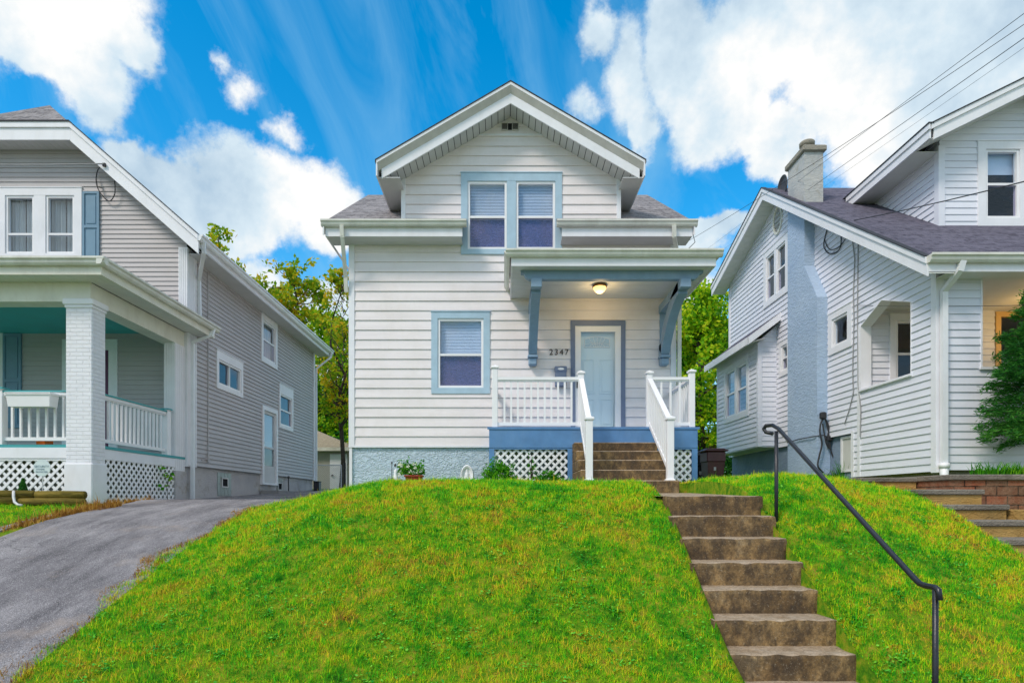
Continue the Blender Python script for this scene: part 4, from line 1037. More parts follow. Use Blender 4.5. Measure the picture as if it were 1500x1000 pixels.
# porch steps
st_ = MB(); fr = [10.5, 10.2, 9.9, 9.6, 9.3]; tz = [1.02, .85, .68, .505, .33]
stepsp = empty('porch_stairs', (1.9, 9.3, .1), None, None); stepsp.parent = house; stepsp.location = Vector((1.9, 9.3, .1))-org(house)
for k, (y, z) in enumerate(zip(fr, tz)):
    mb = MB(); mb.bbox(stx0-(.02 if k == 4 else 0), stx1+(.03 if k == 4 else 0), y, yd-.03, z-.175 if k < 4 else -.1, z-.002*k*0, .012); mb.build('step', M['step_concrete'], stepsp)
# railings
pz = 2.25
def rail(parent, a, b, zf0, zf1, hgt_=.86, low=.085, n=None, r=.03, name='railing'):
    """sloping or level railing between two points; zf = floor height at each end"""
    mb = MB(); A = Vector((a[0], a[1], zf0)); B = Vector((b[0], b[1], zf1))
    mb.bar(A+Vector((0,0,hgt_)), B+Vector((0,0,hgt_)), .085, .05); mb.bar(A+Vector((0,0,hgt_-.035)), B+Vector((0,0,hgt_-.035)), .05, .03)
    o = mb.build(name, M['white_vinyl'], parent)
    mb = MB(); mb.bar(A+Vector((0,0,low)), B+Vector((0,0,low)), .05, .06); mb.build('bottom_rail', M['white_vinyl'], o)
    L = (B-A).length; n = n or max(1, int(L/.118)-1)
    for k in range(1, n+1):
        p = A.lerp(B, k/(n+1)); q = MB(); q.box(p.x-.017, p.x+.017, p.y-.017, p.y+.017, p.z+low, p.z+hgt_-.03); q.build('baluster', M['white_vinyl'], o)
    return o
yrp = 10.88
P1, P2_, P3, P4 = X(725, yrp), X(851, yrp), X(951, yrp), X(1013, yrp)
for x_, zt in ((P1, H(540, yrp)), (P2_, H(548, yrp)), (P3, H(548, yrp)), (P4, H(546, yrp))):
    mb = MB(); post(mb, x_, yrp, pt, zt, .1, .04); mb.build('railing_post', M['white_vinyl'], house)
rail(house, (P1+.05, yrp), (P2_-.05, yrp), pt, pt, .87, .07, 11)
rail(house, (P3+.05, yrp), (P4-.05, yrp), pt, pt, .87, .07, 3)
rail(house, (P1, yrp+.05), (P1, D-.04), pt, pt, .87, .07, 9)
rail(house, (P4, yrp+.05), (P4, D-.04), pt, pt, .87, .07, 9)
yn = 9.55; N1, N2 = X(863, yn), X(981.5, yn)
for x_ in (N1, N2):
    mb = MB(); post(mb, x_, yn, .33, H(611, yn)-.045, .105, .045); mb.bbox(x_-.072, x_+.072, yn-.072, yn+.072, .315, .36, .01); mb.build('railing_post', M['white_vinyl'], house)
rail(house, (P2_+.0, yrp-.05), (N1, yn+.05), pt-.0, .44, .84, .07, 10)
rail(house, (P3, yrp-.05), (N2, yn+.05), pt-.0, .44, .84, .07, 10)
# service bracket and cable loop at the right eave
mb = MB(); mb.tube([(3.66, 11.9, 5.2), (3.72, 11.95, 5.05), (3.6, 12.1, 4.95), (3.46, 12.2, 5.0)], .008, 5); mb.build('cable', M['grey_cable'], house)
# ================================================================ the grey house on the left
xs_ = -6.857; yw = 13.3; ybk = 22.2; xm = -10.39
grey = empty('grey_house', (-10.4, yw, 0), 'grey sided house with teal porch ceiling and white brick porch column', 'house')
GF = frame((0, yw, 0), (1, 0, 0), (0, -1, 0)); GS = frame((xs_, 0, 0), (0, 1, 0), (1, 0, 0))
xl2 = 2*xm-xs_; sbz = .80
ez, ex, k2, yf2 = 5.57, -6.41, .88, 12.85
def gw(z):
    lim = (9.07-.20-z)/k2
    return (max(xl2, xm-lim), min(xs_, xm+lim))
uw = (X(-2, yw), X(121, yw), H(383, yw), H(276, yw))
lw = (X(-110, yw), X(6.5, yw), 1.6, H(488, yw))
dd = (X(92, yw), X(173, yw), .96, H(497, yw))
mb = MB(); siding(mb, GF, gw, [hole(uw), hole(lw), hole(dd)], sbz, 8.14, .102, .018, knots=(5.3,)); mb.build('front_wall', M['grey_siding'], grey)
def zs(px): return 6.857*900/(738-px)          # distance along the side wall
side_w = {'slider': (zs(316), zs(354.5), 2.72, 3.63), 'upper': (zs(381.7), zs(405), 3.98, 5.6), 'small': (zs(408), zs(428.3), 2.27, 3.62), 'door': (zs(383), zs(405.4), .5, 2.75)}
mb = MB(); siding(mb, GS, lambda z: (yw, ybk), [hole(side_w['slider']), hole(side_w['upper']), hole(side_w['small']), (sbz-.2, 2.72, side_w['door'][0]+.03, side_w['door'][1]-.03)], sbz, 5.42, .102, .022)
mb.build('side_wall', M['grey_siding'], grey)
wallbox('rear_wall', M['grey_siding'], grey, [(xl2, xs_, ybk-.02, ybk, sbz, 5.4), (xl2, xl2+.02, yw, ybk, sbz, 5.4)])
mb = MB(); mb.prism([(xl2,ybk-.01,5.3),(xs_,ybk-.01,5.3),(xs_,ybk-.01,5.8),(xm,ybk-.01,8.95),(xl2,ybk-.01,5.8)], (0, .02, 0)); mb.build('rear_gable', M['grey_siding'], grey)
wallbox('foundation', M['concrete'], grey, [(xl2, xs_-.05, yw+.02, ybk-.03, -.4, sbz+.01)])
# corner boards, fluted
def fluted(name, x0, x1, y0, y1, z0, z1, parent, front=True, side=True, n=5):
    mb = MB(); mb.box(x0, x1, y0, y1, z0, z1)
    for k in range(n):
        u = x0+(x1-x0)*(k+.5)/n; w = (x1-x0)/n*.28
        if front: mb.box(u-w, u+w, y0-.008, y0-.001, z0+.03, z1-.03)
        v = y0+(y1-y0)*(k+.5)/n; w2 = (y1-y0)/n*.28
        if side: mb.box(x1+.001, x1+.008, v-w2, v+w2, z0+.03, z1-.03)
    return mb.build(name, M['white_trim'], parent)
fluted('corner_board', xs_-.17, xs_+.03, yw-.03, yw+.36, sbz-.03, 5.5, grey)
wallbox('corner_board', M['white_trim'], grey, [(xs_-.1, xs_+.03, ybk-.12, ybk+.03, sbz-.03, 5.4)])
# roof with clipped front gable
cz, cx = 7.91, -9.07; zrg = 9.07; yrg = 14.06
mb = MB(); yb3 = 22.75
mb.slab([(ex,yf2,ez),(ex,yb3,ez),(xm,yb3,zrg),(xm,yrg,zrg),(cx,yf2,cz)], .08)
mb.slab([(2*xm-ex,yb3,ez),(2*xm-ex,yf2,ez),(2*xm-cx,yf2,cz),(xm,yrg,zrg),(xm,yb3,zrg)], .08)
mb.build('roof', M['roof_y'], grey)
mb = MB(); mb.slab([(cx,yf2,cz+.002),(xm,yrg,zrg+.002),(2*xm-cx,yf2,cz+.002)], .08); r_ = mb.build('roof', M['roof_x'], grey); r_['label'] = 'small hipped end of the shingle roof'
def rakeseg(mb, a, b, t0, t1, y0, y1):
    (xa, za_), (xb, zb_) = a, b
    mb.hexa([(xa,y0,za_-t1),(xb,y0,zb_-t1),(xb,y1,zb_-t1),(xa,y1,za_-t1),(xa,y0,za_-t0),(xb,y0,zb_-t0),(xb,y1,zb_-t0),(xa,y1,za_-t0)])
mb = MB(); rakeseg(mb, (ex+.02, ez-.02), (cx, cz-.0), .03, .36, yf2, yf2+.03); rakeseg(mb, (cx, cz), (2*xm-cx, cz), .03, .34, yf2-.001, yf2+.029); rakeseg(mb, (2*xm-cx, cz), (2*xm-ex, ez), .03, .36, yf2, yf2+.03)
mb.build('rake_board', M['white_trim'], grey)
mb = MB(); rakeseg(mb, (ex+.02, ez), (cx, cz), -.02, .09, yf2-.03, yf2-.004); rakeseg(mb, (cx, cz), (2*xm-cx, cz), -.02, .09, yf2-.031, yf2-.005)
mb.build('rake_board', M['white_trim'], grey)
mb = MB(); rakeseg(mb, (ex+.02, ez), (cx, cz), -.045, -.021, yf2-.05, yf2+.06); rakeseg(mb, (cx, cz), (2*xm-cx, cz), -.05, -.0215, yf2-.05, yf2+.06); mb.build('roof_edge', M['drip_edge'], grey)
mb = MB()
for q in range(26):      # raked soffit boards
    xa = ex+(cx-ex)*q/26; xb = ex+(cx-ex)*(q+.94)/26; z1, z2 = ez-.3+(cz-ez)*q/26, ez-.3+(cz-ez)*(q+.94)/26
    mb.hexa([(xa,yf2+.03,z1),(xb,yf2+.03,z2),(xb,yw-.01,z2),(xa,yw-.01,z1),(xa,yf2+.03,z1+.01),(xb,yf2+.03,z2+.01),(xb,yw-.01,z2+.01),(xa,yw-.01,z1+.01)])
for q in range(22):
    xa = cx-.145*q; mb.box(xa-.138, xa, yf2+.03, yw-.01, cz-.3, cz-.29)
mb.build('soffit', M['soffit'], grey)
mb = MB(); mb.prism([(ex+.0,yw,ez-.21),(xs_,yw,ez-.21),(xs_,yb3-.03,ez-.21),(ex,yb3-.03,ez-.21)], (0,0,.012)); mb.build('soffit', M['soffit'], grey)
mb = MB(); mb.box(ex-.03, ex-.005, yf2+.03, yb3, ez-.22, ez-.02); mb.build('fascia', M['white_trim'], grey)
mb = MB(); gutter(mb, (ex-.004, yf2-.02, ez+.02), (ex-.004, yb3+.05, ez+.02), (1, 0, 0), 1.1); mb.build('gutter', M['white_gutter'], grey)
# windows of the front
window(grey, GF, uw[0], uw[1], uw[2], uw[3], X(11, yw)-X(0, yw), 2, 'white_trim', mull=.25, blinds=False, curtains=True, rail=H(343, yw), dark_low=False)['label'] = 'twin upstairs windows with pale curtains'
window(grey, GF, lw[0], lw[1], lw[2], lw[3], .14, 2, 'white_trim', mull=.2, blinds=False, curtains=True, dark_low=False)['label'] = 'porch window behind the left railing'
def shutter(parent, P, u0, u1, z0, z1, m='shutter_blue'):
    mb = MB(); w = .045; zm = z0+(z1-z0)*.5
    ring(mb, P, u0, u1, z0, z1, w, .015, .05); mb.fbox(P, u0+w, u1-w, .015, .05, zm-.03, zm+.03); mb.fbox(P, u0+w, u1-w, .015, .03, z0+w, zm-.03); mb.fbox(P, u0+w, u1-w, .015, .03, zm+.03, z1-w)
    for a, b in ((z0+w+.04, zm-.07), (zm+.07, z1-w-.04)): mb.fbox(P, u0+w+.035, u1-w-.035, .03, .042, a, b)
    return mb.build('shutter', M[m], parent)
shutter(grey, GF, X(122.5, yw), X(147, yw), H(384, yw), H(282, yw)); shutter(grey, GF, X(6.5, yw), X(33, yw), 1.6, H(489, yw))
# front door behind the column
u0, u1, z0, z1 = dd
mb = MB(); mb.fbox(GF, u0, u0+.13, -.05, .03, z0, z1); mb.fbox(GF, u1-.18, u1, -.05, .03, z0, z1); mb.fbox(GF, u0+.13, u1-.18, -.05, .03, z1-.2, z1)
dr = mb.build('door', M['white_trim'], grey)
mb = MB(); mb.fbox(GF, u0+.13, u1-.18, -.1, -.06, z0+.02, z1-.2); mb.fbox(GF, u0+.2, u1-.26, -.06, -.045, z0+.2, z0+.9); mb.build('door_leaf', M['purple_door'], dr)
mb = MB(); ring(mb, GF, u0+.13, u1-.18, z0+.02, z1-.2, .025, -.04, .01); mb.build('storm_door_frame', M['white_vinyl'], dr)
# side wall openings
s = side_w['slider']; window(grey, GS, s[0], s[1], s[2], s[3], .11, 1, slide=True, blinds=False, wt=.2)['label'] = 'small sliding window under a deep white head'
s = side_w['upper']; window(grey, GS, s[0], s[1], s[2], 5.36, .13, 1, blinds=False, wt=.18, curtains=True)['label'] = 'tall window high under the eave'
s = side_w['small']; window(grey, GS, s[0], s[1], s[2], s[3], .10, 1, blinds=False, wt=.3)['label'] = 'small window right of the side door'
s = side_w['door']; mb = MB(); ring(mb, GS, s[0], s[1], s[2], s[3], .12, -.06, .04, wb=.05); dr2 = mb.build('door', M['white_trim'], grey); dr2['label'] = 'narrow side door in a white frame above the driveway'
a, b = s[0]+.12, s[1]-.12
mb = MB(); ring(mb, GS, a, b, s[2]+.05, s[3]-.12, .09, -.05, .0, wb=.5); mb.fbox(GS, a+.09, b-.09, -.05, -.003, 1.55, 1.6); mb.build('storm_door_frame', M['soffit'], dr2)
mb = MB(); mb.fbox(GS, a+.08, b-.08, -.03, -.026, s[2]+.5, s[3]-.2); mb.build('pane', M['glass'], dr2)
mb = MB(); mb.fbox(GS, a+.08, b-.08, -.05, -.046, 1.6, s[3]-.2); mb.build('curtain', M['curtain'], dr2)
wallbox('doorstep', M['kerb_stone'], grey, [(xs_+.0, xs_+.5, zs(382), zs(407), .1, .33)])
# basement windows, conduit, vents
for ya, yb2, z0, z1, vent in ((zs(321), zs(341), .1, .72, 1), (zs(407), zs(416), .2, .72, 1)):
    mb = MB(); mb.fbox(GS, ya, yb2, -.046, -.04, z0+.05, z1); 
    for q in range(1, 4):
        u = ya+(yb2-ya)*q/4; mb.fbox(GS, u-.006, u+.006, -.0395, -.036, z0+.05, z1)
    for q in range(1, 3):
        z = z0+.05+(z1-z0)*q/3; mb.fbox(GS, ya, yb2, -.0395, -.0355, z-.006, z+.006)
    bw = mb.build('basement_window', M['block_glass'], grey)
    c = (ya+yb2)/2; mb = MB(); ring(mb, GS, c-.17, c+.17, z1-.36, z1-.12, .03, -.035, -.015); mb.build('vent_frame', M['soffit'], bw)
    mb = MB(); mb.fbox(GS, c-.14, c+.14, -.035, -.03, z1-.33, z1-.15); mb.build('vent_shade', M['vent_shade_black'], bw)  # dark sheet painting the shade inside the vent
mb = MB(); yy = zs(303)
mb.tube([(xs_+.03, yy, 1.0), (xs_+.03, yy, 5.3)], .012, 6); mb.box(xs_+.0, xs_+.06, yy-.05, yy+.03, .92, 1.08); mb.tube([(xs_+.03, yy-.02, 1.0), (xs_+.03, yy-.3, .95)], .012, 6); mb.build('conduit', M['grey_siding'], grey)
mb = MB(); mb.tube([(xs_+.1, zs(418), .3), (xs_+.1, zs(418), .75)], .02, 6); mb.lathe((xs_+.1, zs(418), .75), [(.04, 0), (.04, .05), (.01, .08)], 10); mb.build('standpipe', M['dark_metal'], grey)
downspout('downspout', [(ex+.06, 13.0, ez-.1), (ex+.04, 13.05, ez-.28), (xs_+.05, 13.72, ez-.62), (xs_+.05, 13.75, 3.9)], grey)
downspout('downspout', [(ex+.06, 22.6, ez-.1), (ex+.04, 22.6, ez-.25), (xs_+.05, 22.28, ez-.75), (xs_+.05, 22.28, .45)], grey)

# ---------------- porch
yc = 10.23; cw = .44; ccx = xs_-cw/2
gxp, gyp = -6.457, 9.85; gz = H(379, gyp)
mb = MB(); mb.add([(gxp,gyp,gz-.02),(-15,gyp,gz-.02),(-15,yw,gz+.62),(gxp-.9,yw,gz+.62),(gxp,13.72,gz-.02)], [(0,1,2,3),(0,3,4)]); mb.add([(gxp,gyp,gz-.06),(-15,gyp,gz-.06),(-15,yw,gz-.06),(gxp,13.72,gz-.06)], [(0,1,2,3)])
mb.build('porch_roof', M['roof_x'], grey)
mb = MB(); gutter(mb, (-15, gyp, gz), (gxp+.12, gyp, gz), (0, -1, 0), 1.05); mb.build('gutter', M['gutter_metal'], grey)
mb = MB(); gutter(mb, (gxp, gyp-.12, gz-.001), (gxp, 13.78, gz-.001), (1, 0, 0), 1.05); mb.build('gutter', M['gutter_metal'], grey)
mb = MB(); mb.box(-15, gxp, gyp+.003, gyp+.03, H(402, gyp), gz-.065); mb.box(gxp-.03, gxp-.003, gyp+.03, 13.7, H(402, gyp), gz-.065); mb.box(gxp-.4, gxp-.003, 13.7, 13.73, H(402, gyp), gz-.065)
mb.build('fascia', M['cream_trim'], grey)
fzb = H(402, gyp)+.02
mb = MB()
for q in range(60):
    xa = gxp-.03-.14*q; mb.box(xa-.133, xa, gyp+.03, yc+.05, fzb, fzb+.01)
mb2n = int((13.7-yc-.05)/.14)
for q in range(mb2n): 
    ya = yc+.05+.14*q; mb.box(xs_-.02, gxp-.03, ya, ya+.133, fzb-.0015, fzb+.0085)
mb.build('soffit', M['cream_soffit'], grey)
mb = MB(); bz = H(441, yc)
mb.box(-15, xs_-.42, yc+.02, yc+.32, bz, fzb-.003); mb.box(xs_-.36, xs_-.04, yc+.3, yw-.03, bz, fzb-.004); mb.box(xs_-.42, xs_-.04, yc+.02, yc+.3, bz+.05, fzb-.003)
mb.build('porch_beam', M['cream_trim'], grey)
wallbox('porch_ceiling', M['teal_ceiling'], grey, [(-15, xs_-.3, yc+.3, yw, fzb-.0-.02, fzb-.002)])
# brick column
mb = MB(); pz0 = .95-.28; zc1 = H(449, yc)
mb.bbox(xs_-cw, xs_, yc, yc+.35, .55, zc1, .012); col = mb.build('porch_column', M['painted_brick'], grey)
mb = MB(); mb.bbox(xs_-cw-.035, xs_+.035, yc-.035, yc+.385, zc1+.03, bz+.04, .012); mb.bbox(xs_-cw-.015, xs_+.015, yc-.015, yc+.365, zc1-.02, zc1+.03, .01); mb.build('capital', M['white_trim'], col)
mb = MB(); mb.bbox(xs_-cw-.02, xs_+.015, yc-.02, yc+.37, -.25, H(678, yc), .015); mb.build('column_base', M['white_trim'], col)
fluted('corner_pilaster', xs_-.27, xs_-.03, yw-.42, yw-.03, .66, bz-.002, grey, n=5)
wallbox('porch_pier', M['concrete'], grey, [(xs_-.32, xs_-.01, yw-.45, yw+.01, -.3, .66)])
# floor, skirt, lattice
ft = .965
wallbox('porch_floor', M['teal'], grey, [(-15, xs_-.02, yc+.08, yw, ft-.05, ft)])
mb = MB(); sk = .735; mb.box(-15, xs_-cw, yc+.06, yc+.1, sk, ft-.052); mb.box(xs_-.1, xs_-.03, yc+.35, yw-.42, sk, ft-.052); mb.build('porch_skirt', M['white_trim'], grey)
Pg = frame((0, yc+.1, 0), (1, 0, 0), (0, -1, 0)); Pg2 = frame((xs_-.05, 0, 0), (0, 1, 0), (1, 0, 0))
mb = MB(); lattice(mb, Pg, -9.4, xs_-cw, -.02, sk+.01, .150, .044, .0); mb.build('lattice', M['white_vinyl'], grey)
mb = MB(); lattice(mb, Pg2, yc+.37, yw-.44, -.08, sk+.01, .150, .044, .0); mb.build('lattice', M['white_vinyl'], grey)
wallbox('lattice_rail', M['white_vinyl'], grey, [(-9.4, xs_-cw, yc+.075, yc+.1, sk-.04, sk-.002)])
# railings
def rail2(a, b, zf, n):
    o = rail(grey, a, b, zf, zf, .86, .10, n); 
    mb = MB(); A = Vector((a[0], a[1], zf+.90)); B = Vector((b[0], b[1], zf+.90)); mb.bar(A, B, .12, .025); mb.build('cap_rail', M['teal'], o)
    return o
yr2 = yc+.16
rail2((X(6, yr2), yr2), (xs_-cw, yr2), ft, 7); rail2((-9.6, yr2), (X(-2, yr2), yr2), ft, 8)
rail2((xs_-.12, yc+.35), (xs_-.12, 12.62), ft, 15)
for x_, y_ in ((X(2, yr2), yr2), (xs_-.12, 12.7)):
    mb = MB(); post(mb, x_, y_, ft, ft+.92, .13, .02); p_ = mb.build('railing_post', M['white_vinyl'], grey)
    mb = MB(); mb.bbox(x_-.09, x_+.09, y_-.09, y_+.09, ft+.925, ft+.965, .012); mb.build('post_cap', M['teal'], p_)
downspout('downspout', [(gxp+.05, 13.55, gz-.1), (gxp+.03, 13.5, gz-.24), (xs_+.06, 13.42, gz-.42), (xs_+.06, 13.42, .02)], grey)
# overhead cable and its loops by the window
mb = MB(); hk = Vector((X(152, 12.8), 12.8, H(240, 12.8)))
mb.tube([Vector((-14, 12.3, H(222, 12.3))).lerp(hk, q/10)+Vector((0, 0, -.12*math.sin(math.pi*q/10))) for q in range(11)], .014, 6); mb.build('cable', M['grey_cable'], grey)
mb = MB()
def loop(px, py, r1, r2, d, a0=0, a1=5.5, n=16): return [(X(px+r1*math.cos(a0+(a1-a0)*k/n), d), d-.02*math.sin(k), H(py-r2*math.sin(a0+(a1-a0)*k/n), d)) for k in range(n+1)]
mb.tube(sm([tuple(hk), (X(143, 13.2), 13.2, H(250, 13.2)), (X(141, 13.2), 13.2, H(268, 13.2)), (X(148, 13.2), 13.2, H(284, 13.2)), (X(160, 13.22), 13.22, H(294, 13.2)), (X(168, 13.2), 13.2, H(284, 13.2)), (X(168, 13.2), 13.2, H(265, 13.2))]), .011, 6)
mb.tube([(X(141, 13.2), 13.2, H(262, 13.2)), (X(144, 13.2), 13.17, H(275, 13.2)), (X(151, 13.2), 13.2, H(276, 13.2))], .009, 6); mb.box(X(151, 12.83), X(155, 12.83), 12.8, 12.84, H(243, 12.8), H(238.5, 12.8))
mb.build('cable', M['cable'], grey)
# ================================================================ the pale blue house on the right
xq = 7.04; yq = 10.0; yqb = 19.15
pale = empty('pale_blue_house', (9.8, 12, .35), 'pale blue grey sided house with a tall blue rendered chimney', 'house')
QS = frame((xq, 0, 0), (0, 1, 0), (-1, 0, 0)); QF = frame((0, yq, 0), (1, 0, 0), (0, -1, 0))
def zq(px): return xq*900/(px-738)
ye2, ez2, yr3, zr3, yb4, zb4 = 9.6, 3.83, 15.7, 8.02, 19.56, 6.85
sf = (zr3-ez2)/(yr3-ye2); sbk = (zr3-zb4)/(yb4-yr3)
def side(z):
    ya, yb2 = yq, yqb; t_ = z+.16
    if t_ > ez2+sf*(yq-ye2): ya = ye2+(t_-ez2)/sf
    if t_ > zr3-sbk*(yqb-yr3): yb2 = yr3+(zr3-t_)/sbk
    return (min(ya, yr3), max(yb2, yr3))
win_r = {'sq': (zq(1249), zq(1215), 3.15, 4.03), 'up': (zq(1156), zq(1120), 5.2, 6.67), 'lo': (zq(1158), zq(1142.5), 3.17, 4.05)}
oy0, oy1 = 10.6, 12.09
op = [(2.22, 3.46, oy0, oy1), (3.46, 3.756, oy0, oy1, 11.42, 11.42)]
zst = 12.4                # the wall steps down in front of here
mb = MB()
lowz, hiz = .5, 1.43
side_lo = lambda z: (yq, zst)
siding(mb, QS, side_lo, [], lowz, lowz+.127*round((hiz-lowz)/.127), .127, .019)
siding(mb, QS, side, [hole(win_r['sq']), hole(win_r['up']), hole(win_r['lo'])]+op, lowz+.127*round((hiz-lowz)/.127), 7.84, .127, .019, knots=(3.9, 6.4))
mb.build('side_wall', M['pale_siding'], pale)
# front porch wall, parapet with a big opening
fx0, fx1 = xq, 14.5; ox0 = X(1436, yq)
mb = MB(); siding(mb, QF, lambda z: (fx0, fx1), [(2.19, 3.62, ox0, 12.5)], lowz+.02, 3.85, .127, .019); mb.build('front_wall', M['pale_siding'], pale)
mb = MB()       # inner faces of the porch walls
mb.box(xq+.18, fx1, yq+.17, yq+.19, lowz, 2.19); mb.box(xq+.18, ox0, yq+.17, yq+.19, 2.19, 3.75)
mb.box(xq+.17, xq+.19, yq+.19, oy0, lowz, 3.75); mb.box(xq+.17, xq+.19, oy0, 12.1, lowz, 2.2)
mb.build('porch_inner_wall', M['pale_siding'], pale)
# house wall behind the porch
yi = 12.15; QI = frame((0, yi, 0), (1, 0, 0), (0, -1, 0))
wi = (7.62, 8.35, 2.15, 3.70)
dq = (X(1457, yi), X(1457, yi)+1.15, 1.3, H(457, yi))
mb = MB(); siding(mb, QI, lambda z: (xq+.02, fx1), [hole(wi), hole(dq)], 1.0, 5.2, .127, .019); mb.build('front_wall', M['pale_siding'], pale)
window(pale, QI, wi[0], wi[1], wi[2], wi[3], .12, 1, blinds=False)['label'] = 'porch window seen through the side opening'
mb = MB(); ring(mb, QI, dq[0], dq[1], dq[2], dq[3], .1, -.05, .04); dr3 = mb.build('door', M['warm_trim'], pale); dr3['label'] = 'porch window in a wooden frame lit orange'
mb = MB(); mb.fbox(QI, dq[0]+.1, dq[1]-.1, -.04, -.035, dq[2]+.1, dq[3]-.1); mb.build('pane', M['glass'], dr3)
mb = MB(); mb.prism([(xq+.01,yq+.0,3.78),(fx1,yq,3.78),(fx1,yi,3.78),(xq+.01,yi,3.78)], (0, 0, .01)); mb.build('porch_ceiling', M['cream_soffit'], pale)
wallbox('porch_floor', M['kerb_stone'], pale, [(xq+.02, fx1, yq+.02, yi, .95, 1.1)])
# lining of the side opening
mb = MB(); th = .19
pts = [(oy0, 2.22), (oy1, 2.22), (oy1, 3.46), (11.42, 3.756), (oy0, 3.46)]
for (ya, z1), (yb2, z2) in zip(pts, pts[1:]+pts[:1]):
    mb.hexa([QS(ya, -th, z1), QS(yb2, -th, z2), QS(yb2, .022, z2), QS(ya, .022, z1), QS(ya, -th, z1-.012), QS(yb2, -th, z2-.012), QS(yb2, .022, z2-.012), QS(ya, .022, z1-.012)]) if abs(z2-z1) > -1 and ya != yb2 else mb.hexa([QS(ya-.006, -th, min(z1, z2)), QS(ya+.006, -th, min(z1, z2)), QS(ya+.006, .022, min(z1, z2)), QS(ya-.006, .022, min(z1, z2)), QS(ya-.006, -th, max(z1, z2)), QS(ya+.006, -th, max(z1, z2)), QS(ya+.006, .022, max(z1, z2)), QS(ya-.006, .022, max(z1, z2))])
mb.fbox(QS, oy0-.03, oy1+.02, -th-.02, .05, 2.17, 2.205)
mb.build('opening_trim', M['white_trim'], pale)
mb = MB(); mb.fbox(QF, ox0-.03, 12.5, -.2, .05, 2.15, 2.19); mb.fbox(QF, ox0-.006, ox0+.02, -.2, .024, 2.19, 3.62); mb.build('opening_trim', M['white_trim'], pale)
# corner boards
mb = MB(); mb.box(xq-.028, xq+.10, yq-.028, yq+.09, lowz-.02, 3.72); mb.cut(); mb.box(xq-.028, xq+.03, yqb-.1, yqb+.02, 1.4, 6.6); mb.cut(); mb.box(xq-.028, xq+.01, zst-.07, zst+.01, lowz, hiz); mb.cut()
mb.fbox(QS, oy1+.02, oy1+.11, .0, .026, lowz, 3.5); mb.build('corner_board', M['white_trim'], pale)
# foundation
wallbox('foundation', M['dull_blue'], pale, [(xq+.06, fx1, zst, yqb-.04, -.1, hiz+.02)])
wallbox('foundation', M['cap_stone'], pale, [(xq+.15, fx1, yq+.15, zst, -.3, lowz+.02)])
y0_, y1_ = zq(1246), zq(1229)
mb = MB(); ring(mb, QS, y0_, y1_, .62, 1.36, .05, -.06, -.03); bw = mb.build('basement_window', M['white_trim'], pale)
mb = MB(); mb.fbox(QS, y0_+.04, y1_-.04, -.058, -.052, .66, 1.32); mb.build('pane', M['curtain'], bw)
wallbox('rear_wall', M['pale_siding'], pale, [(xq, fx1, yqb-.02, yqb, 1.4, 6.9), (fx1-.02, fx1, yq, yqb, .5, 3.9)])
mb = MB(); mb.prism([(fx1-.01,yq,3.88),(fx1-.01,yqb,3.88),(fx1-.01,yqb,6.9),(fx1-.01,yr3,7.9)], (.02, 0, 0)); mb.build('far_gable', M['pale_siding'], pale)
# main roof
xo = 6.63; XR = 16
mb = MB(); mb.slab([(xo,ye2,ez2),(XR,ye2,ez2),(XR,yr3,zr3),(xo,yr3,zr3)], .07); mb.slab([(xo,yr3,zr3),(XR,yr3,zr3),(XR,yb4,zb4),(xo,yb4,zb4)], .07); mb.build('roof', M['dark_roof_x'], pale)
def rk(mb, ya, za_, yb2, zb2, t0, t1, x0, x1): mb.hexa([(x0,ya,za_-t1),(x1,ya,za_-t1),(x1,yb2,zb2-t1),(x0,yb2,zb2-t1),(x0,ya,za_-t0),(x1,ya,za_-t0),(x1,yb2,zb2-t0),(x0,yb2,zb2-t0)])
mb = MB(); rk(mb, ye2, ez2, yr3, zr3, .035, .30, xo-.02, xo+.01); rk(mb, yr3, zr3, yb4, zb4, .035, .30, xo-.02, xo+.01); rk(mb, ye2, ez2, yr3, zr3, .0, .1, xo-.045, xo-.021); rk(mb, yr3, zr3, yb4, zb4, .0, .1, xo-.045, xo-.021); mb.build('rake_board', M['white_trim'], pale)
mb = MB(); rk(mb, ye2, ez2, yr3, zr3, -.02, -.001, xo-.06, xo+.05); rk(mb, yr3, zr3, yb4, zb4, -.02, -.001, xo-.06, xo+.05); mb.build('roof_edge', M['drip_edge'], pale)
mb = MB()
for ya, za_, yb2, zb2, n in ((ye2, ez2, yr3, zr3, 46), (yr3, zr3, yb4, zb4, 26)):
    for q in range(n):
        a, b = q/n, (q+.96)/n
        rk(mb, ya+(yb2-ya)*a, za_+(zb2-za_)*a, ya+(yb2-ya)*b, za_+(zb2-za_)*b, .25, .26, xo+.01, xq)
mb.build('soffit', M['cream_soffit'], pale)
mb = MB(); gutter(mb, (xo-.02, ye2, ez2+.02), (XR, ye2, ez2+.02), (0, -1, 0), 1.1); mb.build('gutter', M['gutter_metal'], pale)
mb = MB(); mb.box(xo+.01, XR, ye2+.003, ye2+.03, ez2-.23, ez2-.05); mb.build('fascia', M['white_trim'], pale)
mb = MB(); mb.prism([(xq-.03,ye2+.03,ez2-.215),(XR,ye2+.03,ez2-.215),(XR,yq,ez2-.215),(xq-.03,yq,ez2-.215)], (0,0,.01)); mb.build('soffit', M['cream_soffit'], pale)
dsx = X(1387, 9.85)
downspout('downspout', [(X(1413, 9.5), ye2-.05, ez2-.1), (X(1411, 9.5), ye2-.03, ez2-.22), (dsx, yq-.09, 3.40), (dsx, yq-.09, .56)], pale, 'white_gutter', .042)
